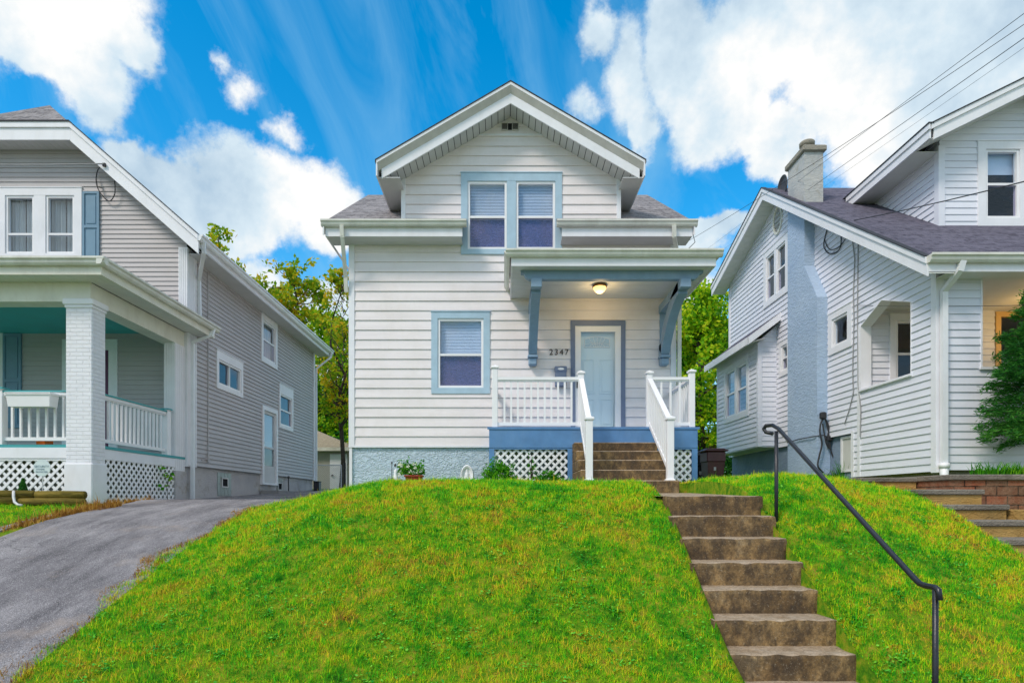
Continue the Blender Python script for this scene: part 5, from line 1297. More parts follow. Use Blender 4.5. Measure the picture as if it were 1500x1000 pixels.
mb = MB(); mb.tube([(dsx, yq-.09, .62), (dsx, yq-.09, .45), (dsx-.02, yq-.14, .34), (dsx+.02, yq-.3, .25), (dsx+.2, yq-.5, .2)], .062, 12); mb.tube([(dsx, yq-.09, .63), (dsx, yq-.09, .55)], .075, 12); mb.build('drain_elbow', M['white_vinyl'], pale, True)
# dormer
yd2 = 11.67; xdl = 8.27; xdc = 9.84; xdr = 2*xdc-xdl; PDm = frame((0, yd2, 0), (1, 0, 0), (0, -1, 0))
dzp, ds = 7.89, .49; dyf = 11.2; dexl = 7.78; dexr = 2*xdc-dexl
W3 = (X(1431, yd2), 2*xdc-X(1431, yd2), H(332, yd2), H(208, yd2))
mb = MB(); siding(mb, PDm, lambda z: (max(xdl, xdc-(dzp-.14-z)/ds), min(xdr, xdc+(dzp-.14-z)/ds)), [hole(W3)], 5.2, 7.74, .127, .015, knots=(6.98,)); 
for x_, sg in ((xdl, -1), (xdr, 1)):
    Pq = frame((x_, 0, 0), (0, 1, 0), (sg, 0, 0)); siding(mb, Pq, lambda z: (yd2, max(yd2, min(14.5, ye2+(z-ez2)/sf))), [], 5.2, 6.9, .127, .019)
mb.build('dormer_wall', M['pale_siding'], pale)
mb = MB(); mb.box(xdl-.03, xdl+.09, yd2-.03, yd2+.1, 5.2, 6.75); mb.build('corner_board', M['pale_siding'], pale)
window(pale, PDm, W3[0], W3[1], W3[2], W3[3], .15, 2, mull=.12, blinds=False, curtains=False)['label'] = 'twin dormer windows in a wide white frame'
# half drawn shade inside the dormer window
mb = MB(); mb.fbox(PDm, W3[0]+.15, W3[1]-.15, -.15, -.145, W3[3]-.55, W3[3]-.12); mb.build('roller_shade', M['blind'], pale)
mb = MB(); zel = dzp-ds*(xdc-dexl)
mb.prism([(dexl,dyf,zel),(xdc,dyf,dzp),(dexr,dyf,zel),(dexr,dyf,zel-.05),(xdc,dyf,dzp-.05),(dexl,dyf,zel-.05)], (0, 4.6, 0)); mb.build('roof', M['dark_roof_y'], pale)
mb = MB()
rake_x(mb, xdc, dzp, ds, dexl+.0, dexr, .002, .10, dyf-.03, dyf-.03, dyf-.003); rake_x(mb, xdc, dzp, ds, dexl+.06, dexr-.06, .1005, .30, dyf-.002, dyf-.0, dyf+.03); mb.build('rake_board', M['white_trim'], pale)
mb = MB(); rake_x(mb, xdc, dzp, ds, dexl-.01, dexr, -.02, .001, dyf-.045, dyf-.045, dyf+.05); mb.build('roof_edge', M['drip_edge'], pale)
mb = MB(); rake_x(mb, xdc, dzp, ds, dexl+.02, dexr-.02, .25, .26, dyf+.03, dyf+.03, yd2); mb.box(dexl+.02, xdl, yd2, 14.2, zel-.24, zel-.23); mb.build('soffit', M['cream_soffit'], pale)
mb = MB(); mb.box(dexl-.02, dexl+.01, dyf-.0, 13.9, zel-.25, zel-.0); mb.box(dexl-.045, dexl-.021, dyf-.03, 13.9, zel-.1, zel+.0); mb.build('fascia', M['white_trim'], pale)
mb = MB(); mb.box(dexl-.06, dexl+.04, dyf-.04, 14.0, zel+.001, zel+.022); mb.build('roof_edge', M['drip_edge'], pale)
# windows of the side
w_ = win_r['sq']; window(pale, QS, w_[0], w_[1], w_[2], w_[3], .14, 1, blinds=False, rail=3.0)['label'] = 'small square window in a wide white frame'
w_ = win_r['up']; window(pale, QS, w_[0], w_[1], w_[2], w_[3], .15, 2, mull=.13, blinds=False)['label'] = 'twin upstairs windows beside the chimney'
w_ = win_r['lo']; window(pale, QS, w_[0], w_[1], w_[2], w_[3], .12, 1, blinds=False)
# oval gable vent
mb = MB(); vy, vz = zq(1140.3), H(322.5, zq(1140.3))
N = 28; 
for k in range(N):
    a, b = 2*math.pi*k/N, 2*math.pi*(k+1)/N
    p = lambda a, q, n_: QS(vy+.26*q*math.cos(a), n_, vz+.36*q*math.sin(a))
    mb.hexa([p(a, 1, .0), p(b, 1, .0), p(b, .82, .0), p(a, .82, .0), p(a, 1, .04), p(b, 1, .04), p(b, .82, .04), p(a, .82, .04)])
for q in range(-7, 8):
    z = q*.038; c = math.sqrt(max(0, 1-(z/.3)**2))*.215; mb.hexa([QS(vy-c, .004, vz+z+.026), QS(vy+c, .004, vz+z+.026), QS(vy+c, .03, vz+z), QS(vy-c, .03, vz+z), QS(vy-c, .004, vz+z+.03), QS(vy+c, .004, vz+z+.03), QS(vy+c, .03, vz+z+.004), QS(vy-c, .03, vz+z+.004)])
mb.build('gable_vent', M['cream_trim'], pale)
# chimney
cxo = 6.80; ca, cb, cl = 13.34, 14.72, 13.90
mb = MB(); zsh0, zsh1 = 4.45, 5.34
prof = [(ca, .0), (cb, .0), (cb, 7.25), (cl, 6.68), (cl, zsh1), (ca, zsh0)]
mb.prism([(cxo, a, b) for a, b in prof], (xq+.05-cxo, 0, 0)); chim = mb.build('chimney', M['chimney_stucco'], pale)
mb = MB(); mb.box(cxo+.004, X(1206, cl), cl+.004, cb-.004, 6.45, H(222, cl)); mb.build('chimney_stack', M['grey_stucco'], chim)
mb = MB(); a, b = H(222, cl), H(213.5, cl); mb.bbox(cxo-.05, X(1206, cl)+.06, cl-.06, cb+.06, a, b, .02); mb.build('chimney_cap', M['cap_stone'], chim)
mb = MB(); fx, fy = X(1177.5, 14.5), 14.35; mb.lathe((fx, fy, b-.01), [(.12, 0), (.12, .24), (.165, .25), (.17, .33), (.15, .35), (.1, .35)], 18); mb.build('flue', M['cap_stone'], chim, True)
mb = MB(); dx_, dy_, dz_ = cxo+.22, 15.3, 7.85
for k in range(1):
    prof2 = [(.02, 0), (.12, .012), (.2, .04), (.27, .085), (.265, .095), (.19, .05), (.02, .012)]
    m2 = MB(); m2.lathe((0, 0, 0), prof2, 20); mb.v = [(dx_-v[2], dy_+v[0], dz_+v[1]) for v in m2.v]; mb.f = m2.f
mb.tube([(dx_, dy_, dz_-.5), (dx_+.02, dy_, dz_)], .02, 6); mb.build('satellite_dish', M['dark_metal'], pale)
# bump-out with lean-to roof
bxo = 6.565; b0, b1 = 15.84, 18.88; PB = frame((bxo, 0, 0), (0, 1, 0), (-1, 0, 0)); PBf = frame((0, b0, 0), (1, 0, 0), (0, -1, 0))
bwn = (16.41, 18.26, 2.31, 3.94); bz_ = 1.45
mb = MB(); siding(mb, PB, lambda z: (b0, b1), [hole(bwn)], bz_, 4.15, .127, .019); siding(mb, PBf, lambda z: (max(bxo, min(xq, bxo+(z-4.15)/.85)), xq+.02), [], bz_, 4.6, .127, .015, knots=(4.15,)); mb.box(bxo, xq, b0, b1, bz_-.03, bz_-.005)
mb.build('bay_wall', M['pale_siding'], pale)
mb = MB(); mb.box(bxo-.025, bxo+.08, b0-.025, b0+.08, bz_-.02, 4.1); mb.cut(); mb.box(bxo-.02, bxo+.03, b1-.08, b1+.0, bz_-.02, 4.1); mb.build('corner_board', M['pale_siding'], pale)
window(pale, PB, bwn[0], bwn[1], bwn[2], bwn[3], .15, 2, mull=.14, blinds=False)['label'] = 'twin windows of the projecting bay'
mb = MB(); e1, e2 = 6.22, xq; ze1, ze2 = 4.18, 4.82; ya, yb2 = 15.6, 19.0
mb.slab([(e1,ya,ze1),(e2,ya,ze2),(e2,yb2,ze2),(e1,yb2,ze1)], .06); mb.build('bay_roof', M['dark_roof_y'], pale)
mb = MB(); mb.box(e1-.025, e1-.002, ya-.03, yb2, ze1-.17, ze1+.01)
mb.hexa([(e1-.025,ya-.028,ze1-.19),(e2,ya-.028,ze2-.19),(e2,ya-.003,ze2-.19),(e1-.025,ya-.003,ze1-.19),(e1-.025,ya-.028,ze1+.0),(e2,ya-.028,ze2+.0),(e2,ya-.003,ze2),(e1-.025,ya-.003,ze1)]); mb.build('fascia', M['white_trim'], pale)
mb = MB(); mb.hexa([(e1,ya,ze1-.12),(bxo+.1,ya,ze1-.02),(bxo+.1,yb2,ze1-.02),(e1,yb2,ze1-.12),(e1,ya,ze1-.11),(bxo+.1,ya,ze1-.01),(bxo+.1,yb2,ze1-.01),(e1,yb2,ze1-.11)]); mb.build('soffit', M['soffit'], pale)
# cables on the side wall: loops at the rake, drop wires, hose at the chimney foot
xw = xq-.03
def wp(px, py): d_ = xw*900/(px-738); return (xw, d_, H(py, d_))
mb = MB()
mb.tube(sm([wp(1222, 322)]+[wp(*p) for p in ((1213, 333), (1208, 350), (1207, 362), (1214, 371), (1224, 370), (1231, 362), (1232, 345), (1230, 338))]), .012, 6)
mb.tube(sm([wp(*p) for p in ((1207, 350), (1215, 365), (1228, 362), (1238, 350), (1243, 335))]), .009, 6)
mb.build('cable', M['cable'], pale)
mb = MB(); mb.tube([wp(*p) for p in ((1248, 345), (1252, 380), (1250, 430), (1251, 470), (1249, 540), (1250, 575), (1244, 600), (1237, 621))], .010, 6); mb.build('cable', M['grey_cable'], pale)
mb = MB(); mb.tube([wp(*p) for p in ((1257, 350), (1256, 450), (1257, 565), (1261, 600), (1260, 640))], .010, 6); mb.build('cable', M['grey_cable'], pale)
mb = MB()
def cp(px, py): d_ = (cxo-.04)*900/(px-738); return (cxo-.04, d_, H(py, d_))
def fp(px, py): d_ = 13.25; return (X(px, d_), d_, H(py, d_))
mb.tube(sm([fp(1208, 612), fp(1203, 618), fp(1201, 632), fp(1204, 650), fp(1200, 668), fp(1198, 682), fp(1204, 690), fp(1206, 692)]), .018, 6)
mb.tube(sm([fp(1208, 612), fp(1214, 625), fp(1212, 645), fp(1218, 662), fp(1223, 680), fp(1220, 690)]), .014, 6)
mb.tube(sm([fp(1205, 620), fp(1210, 648), fp(1216, 656), fp(1213, 630), fp(1207, 606)]), .014, 6)
mb.tube([cp(1153, 648), cp(1170, 643), cp(1192, 639), fp(1206, 637), fp(1216, 641)], .012, 6)
mb.bbox(X(1203, 13.2), X(1211, 13.2), 13.18, 13.3, H(613, 13.2), H(603, 13.2), .02)
mb.bbox(X(1213, 13.2), X(1220, 13.2), 13.2, 13.3, H(645, 13.2), H(638, 13.2), .01); mb.build('garden_hose', M['cable'], pale)
pl2 = bpy.data.lights.new('porch_light', 'POINT'); pl2.energy = 10; pl2.color = (1, .6, .2); pl2.shadow_soft_size = .1
po2 = bpy.data.objects.new('porch_light', pl2); COL.objects.link(po2); po2.parent = pale; po2.location = Vector((9.9, 11.3, 3.3))-org(pale)
mb = MB(); mb.lathe((9.9, 11.3, 3.6), [(.02, 0), (.1, .03), (.12, .1), (.12, .17), (.02, .175)], 18); mb.build('lamp_shade', M['lamp_glow'], pale, True)
# ================================================================ garden steps and handrail
def rough_box(mb, x0, x1, y0, y1, z0, z1, seed, h=.035, amp=.0035):
    """a block with rounded, chipped arrises"""
    nx, ny, nz = max(2, round((x1-x0)/h)), max(2, round((y1-y0)/h)), max(2, round((z1-z0)/h))
    ids = {}; vs = []; fs = []; r = .022
    def vid(i, j, k):
        if (i, j, k) in ids: return ids[i, j, k]
        p = Vector((x0+(x1-x0)*i/nx, y0+(y1-y0)*j/ny, z0+(z1-z0)*k/nz))
        q = Vector((min(max(p.x, x0+r), x1-r), min(max(p.y, y0+r), y1-r), min(p.z, z1-r)))
        dlt = p-q
        if dlt.length > r: p = q+dlt.normalized()*r*(1+.15*noise.noise(p*30))
        s = Vector((seed*7.3, 0, 0)); edge = 1+2.2*(dlt.length > r*1.1)
        p += Vector((noise.noise(p*9+s), noise.noise(p*9+s+Vector((5, 5, 5))), noise.noise(p*9+s+Vector((9, 1, 4)))))*amp*edge
        ch = noise.noise(p*5+s*2)
        if dlt.length > r*1.1 and ch > .42: p += (Vector(((x0+x1)/2, y1, z0))-p).normalized()*.012*(ch-.42)*3
        ids[i, j, k] = len(vs); vs.append(p); return ids[i, j, k]
    for i in range(nx):
        for k in range(nz): fs += [(vid(i, 0, k), vid(i+1, 0, k), vid(i+1, 0, k+1), vid(i, 0, k+1)), (vid(i+1, ny, k), vid(i, ny, k), vid(i, ny, k+1), vid(i+1, ny, k+1))]
        for j in range(ny): fs.append((vid(i, j, nz), vid(i+1, j, nz), vid(i+1, j+1, nz), vid(i, j+1, nz)))
    for j in range(ny):
        for k in range(nz): fs += [(vid(0, j+1, k), vid(0, j, k), vid(0, j, k+1), vid(0, j+1, k+1)), (vid(nx, j, k), vid(nx, j+1, k), vid(nx, j+1, k+1), vid(nx, j, k+1))]
    mb.add(vs, fs)
steps = empty('garden_steps', (2.32, 4.9, -1.4), 'weathered brown concrete steps climbing the lawn to the porch', 'steps')
for k in range(-2, 7):
    y = 4.94+.307*k; z = -1.224+.2153*k
    yb_k = y+.307+.03 if k < 6 else 7.05
    rr = random.Random(k+50); j = [rr.uniform(-.012, .012) for _ in range(6)]
    m_ = MB(); rough_box(m_, 1.79+j[0], 2.86+j[1], y+j[2]*.6, yb_k, z-.45, z+j[3]*.4, k)
    # slightly worn nosing
    o = m_.build('step', M['step_concrete'], steps)
hr = empty('handrail', (2.95, 4.2, -1.5), 'black pipe handrail on two posts beside the concrete garden steps', 'handrail')
mb = MB(); xh = 2.95
mb.tube([(xh, 6.65, -.5), (xh, 6.65, H(631, 6.65))], .02, 10); mb.build('post', M['black_metal'], hr, True)
mb = MB(); mb.tube([(xh, 4.2, -1.9), (xh, 4.2, H(861, 4.2))], .02, 10); mb.build('post', M['black_metal'], hr, True)
zt1, zt2 = H(627, 6.65)+.01, H(856, 4.2)
mb = MB(); mb.tube([(xh-.01, 6.72, zt1-.06), (xh-.05, 6.80, zt1-.035), (xh-.06, 6.83, zt1+.005), (xh-.05, 6.80, zt1+.035), (xh-.02, 6.7, zt1+.03), (xh, 6.6, zt1-.02)]+[(xh, 6.6+(4.42-6.6)*q/6, zt1-.02+(zt2+.02-zt1+.02)*q/6) for q in range(1, 7)]+[(xh, 4.36, zt2-.012), (xh, 4.3, zt2-.02), (xh, 4.2, zt2-.02), (xh, 4.17, zt2-.03), (xh, 4.16, zt2-.1)], .021, 12)
mb.build('rail', M['black_metal'], hr, True)

# ================================================================ neighbour's steps, retaining wall
nst = empty('side_steps', (6.0, 7.5, -.3), 'grey slab steps with ochre risers beside the pale blue house', 'steps')
for y, z, x1, yb2 in ((9.24, .37, 6.25, 9.75), (7.97, .165, 6.25, 9.1), (7.6, -.03, 6.27, 8.05), (7.2, -.215, 6.95, 7.7), (6.8, -.41, 7.0, 7.3), (6.4, -.60, 7.0, 6.9), (6.0, -.79, 7.0, 6.5), (5.6, -.98, 7.0, 6.1), (5.2, -1.17, 7.0, 5.7)):
    mb = MB(); mb.bbox(5.36, x1, y, yb2, z-.07, z, .012); s_ = mb.build('tread', M['dark_slab'], nst)
    mb = MB(); mb.box(5.40, x1-.03, y+.03, yb2, z-.5, z-.072); mb.build('riser', M['ochre_concrete'], nst)
mb = MB(); mb.box(6.3, 7.0, 7.3, 8.6, -.6, -.1); mb.box(5.4, 6.3, 9.1, 9.3, -.2, .2); mb.build('landing', M['ochre_concrete'], nst)
rw = empty('retaining_wall', (8, 8.6, 0), 'low red brown block wall with a dark cap holding the planted bed', 'retaining wall')
xa = X(1392, 8.6); mb = MB(); zt = H(703, 8.6)
mb.box(xa, 12, 8.6, 8.9, -.7, zt-.002); mb.box(xa, xa+.3, 8.9, 9.6, -.5, zt-.002); mb.build('block_courses', M['block'], rw)
mb = MB(); mb.bbox(xa-.03, 12, 8.56, 8.93, zt, zt+.08, .012); mb.bbox(xa-.03, xa+.33, 8.93, 9.6, zt, zt+.08, .012); mb.build('cap', M['dark_slab'], rw)
struct_bed = MB(); struct_bed.box(xa+.29, 12, 8.92, 10.1, -.3, zt+.03); struct(struct_bed.build('bed_soil', M['soil']))

# ================================================================ plants
def blades(name, label, cat, loc, rx, ry, L, n, m, w=.012, seed=1, group=None, lean=.7):
    rg = np.random.default_rng(seed); root = empty(name, loc, label, cat, group)
    x = loc[0]+rg.uniform(-rx, rx, n); y = loc[1]+rg.uniform(-ry, ry, n); z = np.full(n, loc[2]); ln = L*rg.uniform(.5, 1.1, n); th = rg.uniform(0, 2*np.pi, n); le = ln*rg.uniform(.1, lean, n)
    ph = rg.uniform(0, 2*np.pi, n); dx, dy = np.cos(ph)*w/2, np.sin(ph)*w/2; up = np.sqrt(ln**2-le**2)
    A = np.stack([x-dx, y-dy, z], -1); B = np.stack([x+dx, y+dy, z], -1); Cc = np.stack([x-dx+le*np.cos(th)*.35, y-dy+le*np.sin(th)*.35, z+up*.65], -1); Dd = Cc+np.stack([2*dx, 2*dy, 0*dx], -1)*.9; E = np.stack([x+le*np.cos(th), y+le*np.sin(th), z+up*.95], -1)
    V = np.stack([A, B, Cc, Dd, E], 1).reshape(-1, 3); k = np.arange(n)*5
    T = np.concatenate([np.stack([k, k+1, k+2], -1), np.stack([k+1, k+3, k+2], -1), np.stack([k+2, k+3, k+4], -1)])
    np_obj('foliage', V, T, m, root); return root
gh = lambda x, y: float(hgt(x, y))
x = X(731, 10.4); shrub('round_shrub', 'round green shrub against the corner of the blue porch skirt', (x, 10.35, gh(x, 10.35)), .31, .25, .42, 1700, .055, M['leaf_shrub'], 41, group='shrubs along the porch lattice')
x = X(805, 10.4); shrub('low_shrub', 'low leafy shrub in front of the middle of the white porch lattice', (x, 10.4, gh(x, 10.4)), .26, .2, .25, 900, .05, M['leaf_shrub'], 43, group='shrubs along the porch lattice')
x = X(779, 10.6); shrub('climbing_plant', 'thin leafy sprig climbing the porch lattice between two shrubs', (x, 10.62, gh(x, 10.6)), .1, .05, .62, 70, .06, M['leaf_shrub'], 44, 'plant', stems=4)
x = X(30, 9.85); shrub('dwarf_conifer', 'small cone shaped evergreen behind the timber edging', (x, 9.9, gh(x, 9.9)+.02), .12, .12, .40, 1500, .04, M['leaf_dark'], 47, 'conifer', shape='cone')
def sprays(name, label, loc, z0, z1, r, nb, seed, m):
    rg = np.random.default_rng(seed); root = empty(name, loc, label, 'evergreen'); L = Vector(loc); mb = MB()
    mb.tube([L, L+Vector((.03, 0, (z1-z0)*.5)), (L.x, L.y, z1)], [.05, .035, .01], 7); cs = []; dr = []
    for k in range(nb):
        s = rg.uniform(0, 1); zz = z0+(z1-z0)*s; a = rg.uniform(0, 2*np.pi); ln = r*(1-s)**.55*rg.uniform(.65, 1.12)+.08
        p0 = Vector((L.x, L.y, zz)); tip = p0+Vector((math.cos(a)*ln, math.sin(a)*ln*.8, .12+rg.uniform(-.25, .2)*ln)); mid = p0.lerp(tip, .55)+Vector((0, 0, .12*ln))
        pts = sm([p0, mid, tip], 6); mb.tube(pts, [.008*(1-i/len(pts))+.002 for i in range(len(pts))], 4)
        for i, p in enumerate(pts[2:]):
            n = 26; t_ = (pts[min(i+3, len(pts)-1)]-pts[i+1]).normalized()
            for q in range(n):
                o = Vector(rg.normal(0, 1, 3))*.035*(1.4-i/len(pts)*.6); cs.append(tuple(p+o)); dr.append(tuple((t_+Vector(rg.normal(0, .45, 3))+Vector((0, 0, .15))).normalized()))
    mb.build('trunk', M['bark'], root)
    c = np.array(cs); a = np.array(dr); n = len(c); b = rg.normal(0, 1, (n, 3)); b -= a*(a*b).sum(1)[:, None]; b /= np.linalg.norm(b, axis=1)[:, None]
    s = (.07*rg.uniform(.6, 1.4, n))[:, None]; V = np.stack([c-a*s*.5, c+b*s*.1, c+a*s*.5, c-b*s*.1], 1).reshape(-1, 3); k = np.arange(n)*4
    np_obj('foliage', V, np.stack([k, k+1, k+2, k+3], -1), m, root)
sprays('evergreen_tree', 'feathery green conifer at the right edge before the porch of the pale blue house', (X(1535, 9.25), 9.25, zt+.04), .85, 3.12, .93, 250, 53, M['leaf_dark'])
blades('strap_leaf_plant', 'clump of bright green strap leaves on the block wall', 'plant', (X(1480, 8.75)+.25, 9.0, zt+.03), .55, .12, .28, 420, M['leaf_shrub'], .016, 61)
blades('grass_clump', 'tuft of tall grass at the foot of the pale blue house near the hose', 'grass clump', (X(1237, 12.9), 12.9, .3), .2, .12, .62, 240, M['leaf_shrub'], .01, 62)
blades('weed_clump', 'small low weeds below the black hose by the chimney', 'weeds', (X(1215, 13.0), 13.0, .3), .16, .1, .4, 140, M['leaf_dark'], .02, 63)
# vine leaves on the grey house lattice
vroot = empty('lattice_vine', (-6.82, 12.6, .1), 'few bright green vine leaves on the side lattice of the grey house', 'vine')
rg = np.random.default_rng(5); cs = np.concatenate([np.array([-6.835, 12.55, .55])+rg.normal(0, 1, (16, 3))*[.012, .12, .05], np.array([-6.835, 12.2, .3])+rg.normal(0, 1, (8, 3))*[.012, .1, .05], np.array([-6.835, 12.3, .7])+rg.normal(0, 1, (8, 3))*[.012, .06, .03]])
leaves(cs, .075, M['leaf_shrub'], vroot, rg, 'leaves', .9)
mb = MB(); mb.tube([(-6.83, 12.5, -.05), (-6.83, 12.45, .3), (-6.83, 12.6, .6)], .006, 4); mb.build('stem', M['bark'], vroot)

# ---------------- flower trough
x0, x1, yy = X(594, 11.6), X(619, 11.6), 11.6; zg = gh(-1.6, yy); zp0 = H(708, yy)
fp_ = empty('flower_trough', ((x0+x1)/2, yy, zp0), 'terracotta trough of white flowers against the blue rendered foundation', 'planter')
mb = MB(); h_ = .155; mb.hexa([(x0+.03,yy-.07,zp0),(x1-.03,yy-.07,zp0),(x1-.03,yy+.07,zp0),(x0+.03,yy+.07,zp0),(x0,yy-.1,zp0+h_),(x1,yy-.1,zp0+h_),(x1,yy+.1,zp0+h_),(x0,yy+.1,zp0+h_)]); mb.bbox(x0-.012, x1+.012, yy-.112, yy+.112, zp0+h_-.03, zp0+h_+.004, .006); mb.build('trough', M['terracotta'], fp_)
rg = np.random.default_rng(9)
n = 1300; c = np.stack([rg.uniform(x0-.14, x1+.03, n), yy+rg.normal(0, .07, n), zp0+h_+.02+np.abs(rg.normal(0, .10, n))], -1); leaves(c, .045, M['leaf_shrub'], fp_, rg, 'foliage', .7)
mb = MB()
for k in range(26):
    a = Vector((rg.uniform(x0-.12, x1+.02), yy-.08+rg.uniform(-.05, .08), zp0+h_+rg.uniform(.0, .24)))
    for q in range(5):
        th = q*1.257; p = a+Vector((math.cos(th)*.022, 0, math.sin(th)*.022)); mb.add([a+Vector((0,-.006,0)), p+Vector((-.013,-.012,.012)), p+Vector((math.cos(th)*.016,-.008,math.sin(th)*.016)), p+Vector((.013,-.012,-.012))], [(0,1,2,3)])
mb.build('blossom', M['petal'], fp_)
# ornament with a pole
gx = X(577.5, 11.55); orn = empty('garden_ornament', (gx, 11.55, zp0), 'dark and white garden ornament on a thin pole left of the flower trough', 'ornament')
mb = MB(); mb.tube([(X(574, 11.55), 11.55, zp0-.05), (X(574, 11.55), 11.55, H(679, 11.55))], .007, 6); mb.lathe((X(574, 11.55), 11.55, H(679, 11.55)), [(.004, 0), (.016, .01), (.016, .03), (.004, .04)], 8); mb.build('pole', M['dark_metal'], orn)
mb = MB(); mb.lathe((X(575, 11.5), 11.5, zp0-.02), [(.05, 0), (.065, .03), (.06, .07), (.035, .11), (.02, .13)], 12); mb.lathe((X(579, 11.5), 11.5, H(683, 11.5)), [(.01, 0), (.022, .01), (.022, .04), (.006, .055)], 10); mb.build('dark_figure', M['dark_metal'], orn, True)
mb = MB(); mb.lathe((X(579.5, 11.5), 11.5, zp0-.02), [(.05, 0), (.058, .05), (.04, .15), (.028, .22), (.034, .26), (.01, .29)], 12); mb.build('white_figure', M['white_stone'], orn, True)
# oval plaque statue
sx, sy = X(684, 11.5), 11.5; sz = H(706, 11.5)
stt = empty('garden_statue', (sx, sy, sz), 'small white oval grotto statue on the grass below the foundation', 'statue')
mb = MB(); N = 20
def ov(k, s, y_): a = 2*math.pi*k/N; return (sx+s*.125*math.cos(a)*(1-.12*math.sin(a))+.005, y_, sz+.15+s*.175*math.sin(a))
for s0_, s1_, ya, yb2 in ((1, 1, sy+.08, sy-.02), (1, .9, sy-.02, sy-.04), (.9, .72, sy-.04, sy-.03), (.72, .62, sy-.03, sy-.0), (.62, .001, sy, sy+.01)):
    mb.add([ov(k, s0_, ya) for k in range(N)]+[ov(k, s1_, yb2) for k in range(N)], [(k, (k+1) % N, (k+1) % N+N, k+N) for k in range(N)])
mb.bbox(sx-.11, sx+.11, sy-.06, sy+.09, sz-.06, sz+.02, .01); mb.build('niche', M['white_stone'], stt, True)
mb = MB(); mb.lathe((sx, sy-.005, sz+.02), [(.05, 0), (.048, .04), (.032, .11), (.036, .15), (.016, .178), (.02, .2), (.012, .222), (.002, .228)], 14, 1, .6); mb.build('figure', M['white_stone'], stt, True)

# ================================================================ left verge: timbers, sign, boxes
for k, (xa_, xb_, zz, yy_) in enumerate(((-9.6, -7.62, .02, 9.62), (-7.58, -6.57, .0, 9.62), (-9.7, -7.40, .125, 9.68), (-7.36, -6.60, .115, 9.68))):
    lab = ['lower mossy edging log at the left edge of the verge', 'lower mossy edging log nearest the driveway', 'upper mossy edging log running off the left edge', 'upper mossy edging log ending near the driveway'][k]
    mb = MB(); mb.tube([(xa_, yy_, zz), ((xa_+xb_)/2, yy_+.004, zz+.004), (xb_, yy_, zz-.004)], .062, 12); tag(mb.build('edging_log', M['timber'], None, True), lab, 'edging log', 'timber edging logs')
ys_ = 9.78; sgx = X(62, ys_); sgn = empty('yard_sign', (sgx, ys_, 0), 'small pale octagonal security sign on a stake before the lattice', 'sign')
mb = MB(); r_ = 12.2*ys_/900; zc_ = H(685, ys_); mb.prism([(sgx+r_*math.cos(R(22.5+45*k))*1.06, ys_-.012, zc_+r_*math.sin(R(22.5+45*k))*1.06) for k in range(8)], (0, .01, 0)); mb.build('sign_plate', M['sign_face'], sgn)
mb = MB(); mb.tube([(sgx, ys_+.006, -.1), (sgx, ys_+.006, zc_+.05)], .009, 6); mb.build('stake', M['soffit'], sgn)
text_mesh('sign_text', 'SECURITY', .052, (sgx, ys_-.014, zc_+.02), M['sign_ink'], sgn, depth=.001)
text_mesh('sign_text', 'SYSTEMS', .034, (sgx-.02, ys_-.014, zc_-.025), M['sign_ink'], sgn, depth=.001)
text_mesh('sign_text', 'PROTECTED', .034, (sgx, ys_-.014, zc_-.065), M['sign_ink'], sgn, depth=.001)
fb = empty('railing_planter', (X(44, 10.2), 10.2, 1.65), 'white rectangular flower box hung on the grey house porch railing', 'planter')
mb = MB(); a, b = X(9.5, 10.15), X(74, 10.15); z0, z1 = H(595, 10.15), H(575, 10.15); mb.hexa([(a+.02,10.15,z0),(b-.02,10.15,z0),(b-.02,10.33,z0),(a+.02,10.33,z0),(a,10.13,z1),(b,10.13,z1),(b,10.35,z1),(a,10.35,z1)]); mb.build('box', M['white_vinyl'], fb)
mb = MB(); ring(mb, frame((0, 10.12, 0), (1, 0, 0), (0, -1, 0)), a-.012, b+.012, z1-.03, z1+.006, .012, -.24, .004); mb.build('rim', M['white_vinyl'], fb)
ob = empty('orange_crate', (X(62, 10.7), 10.7, .97), 'small orange box on the grey house porch floor behind the balusters', 'box')
mb = MB(); a, b = X(55.5, 10.7), X(69.5, 10.7); mb.bbox(a, b, 10.65, 10.85, ft, ft+.13, .01); mb.build('box', M['orange'], ob); mb = MB(); mb.bbox(a-.01, b+.01, 10.64, 10.86, ft+.131, ft+.15, .006); mb.build('lid', M['orange'], ob)
mb = MB(); mb.tube([(-7.66, 9.6, .17), (-7.62, 9.55, .08), (-7.58, 9.52, .0), (-7.5, 9.48, -.04), (-7.42, 9.46, -.05)], .02, 8); tag(mb.build('drain_hose', M['soffit'], None, True), 'short pale grey drain hose drooping over the edging logs', 'hose')

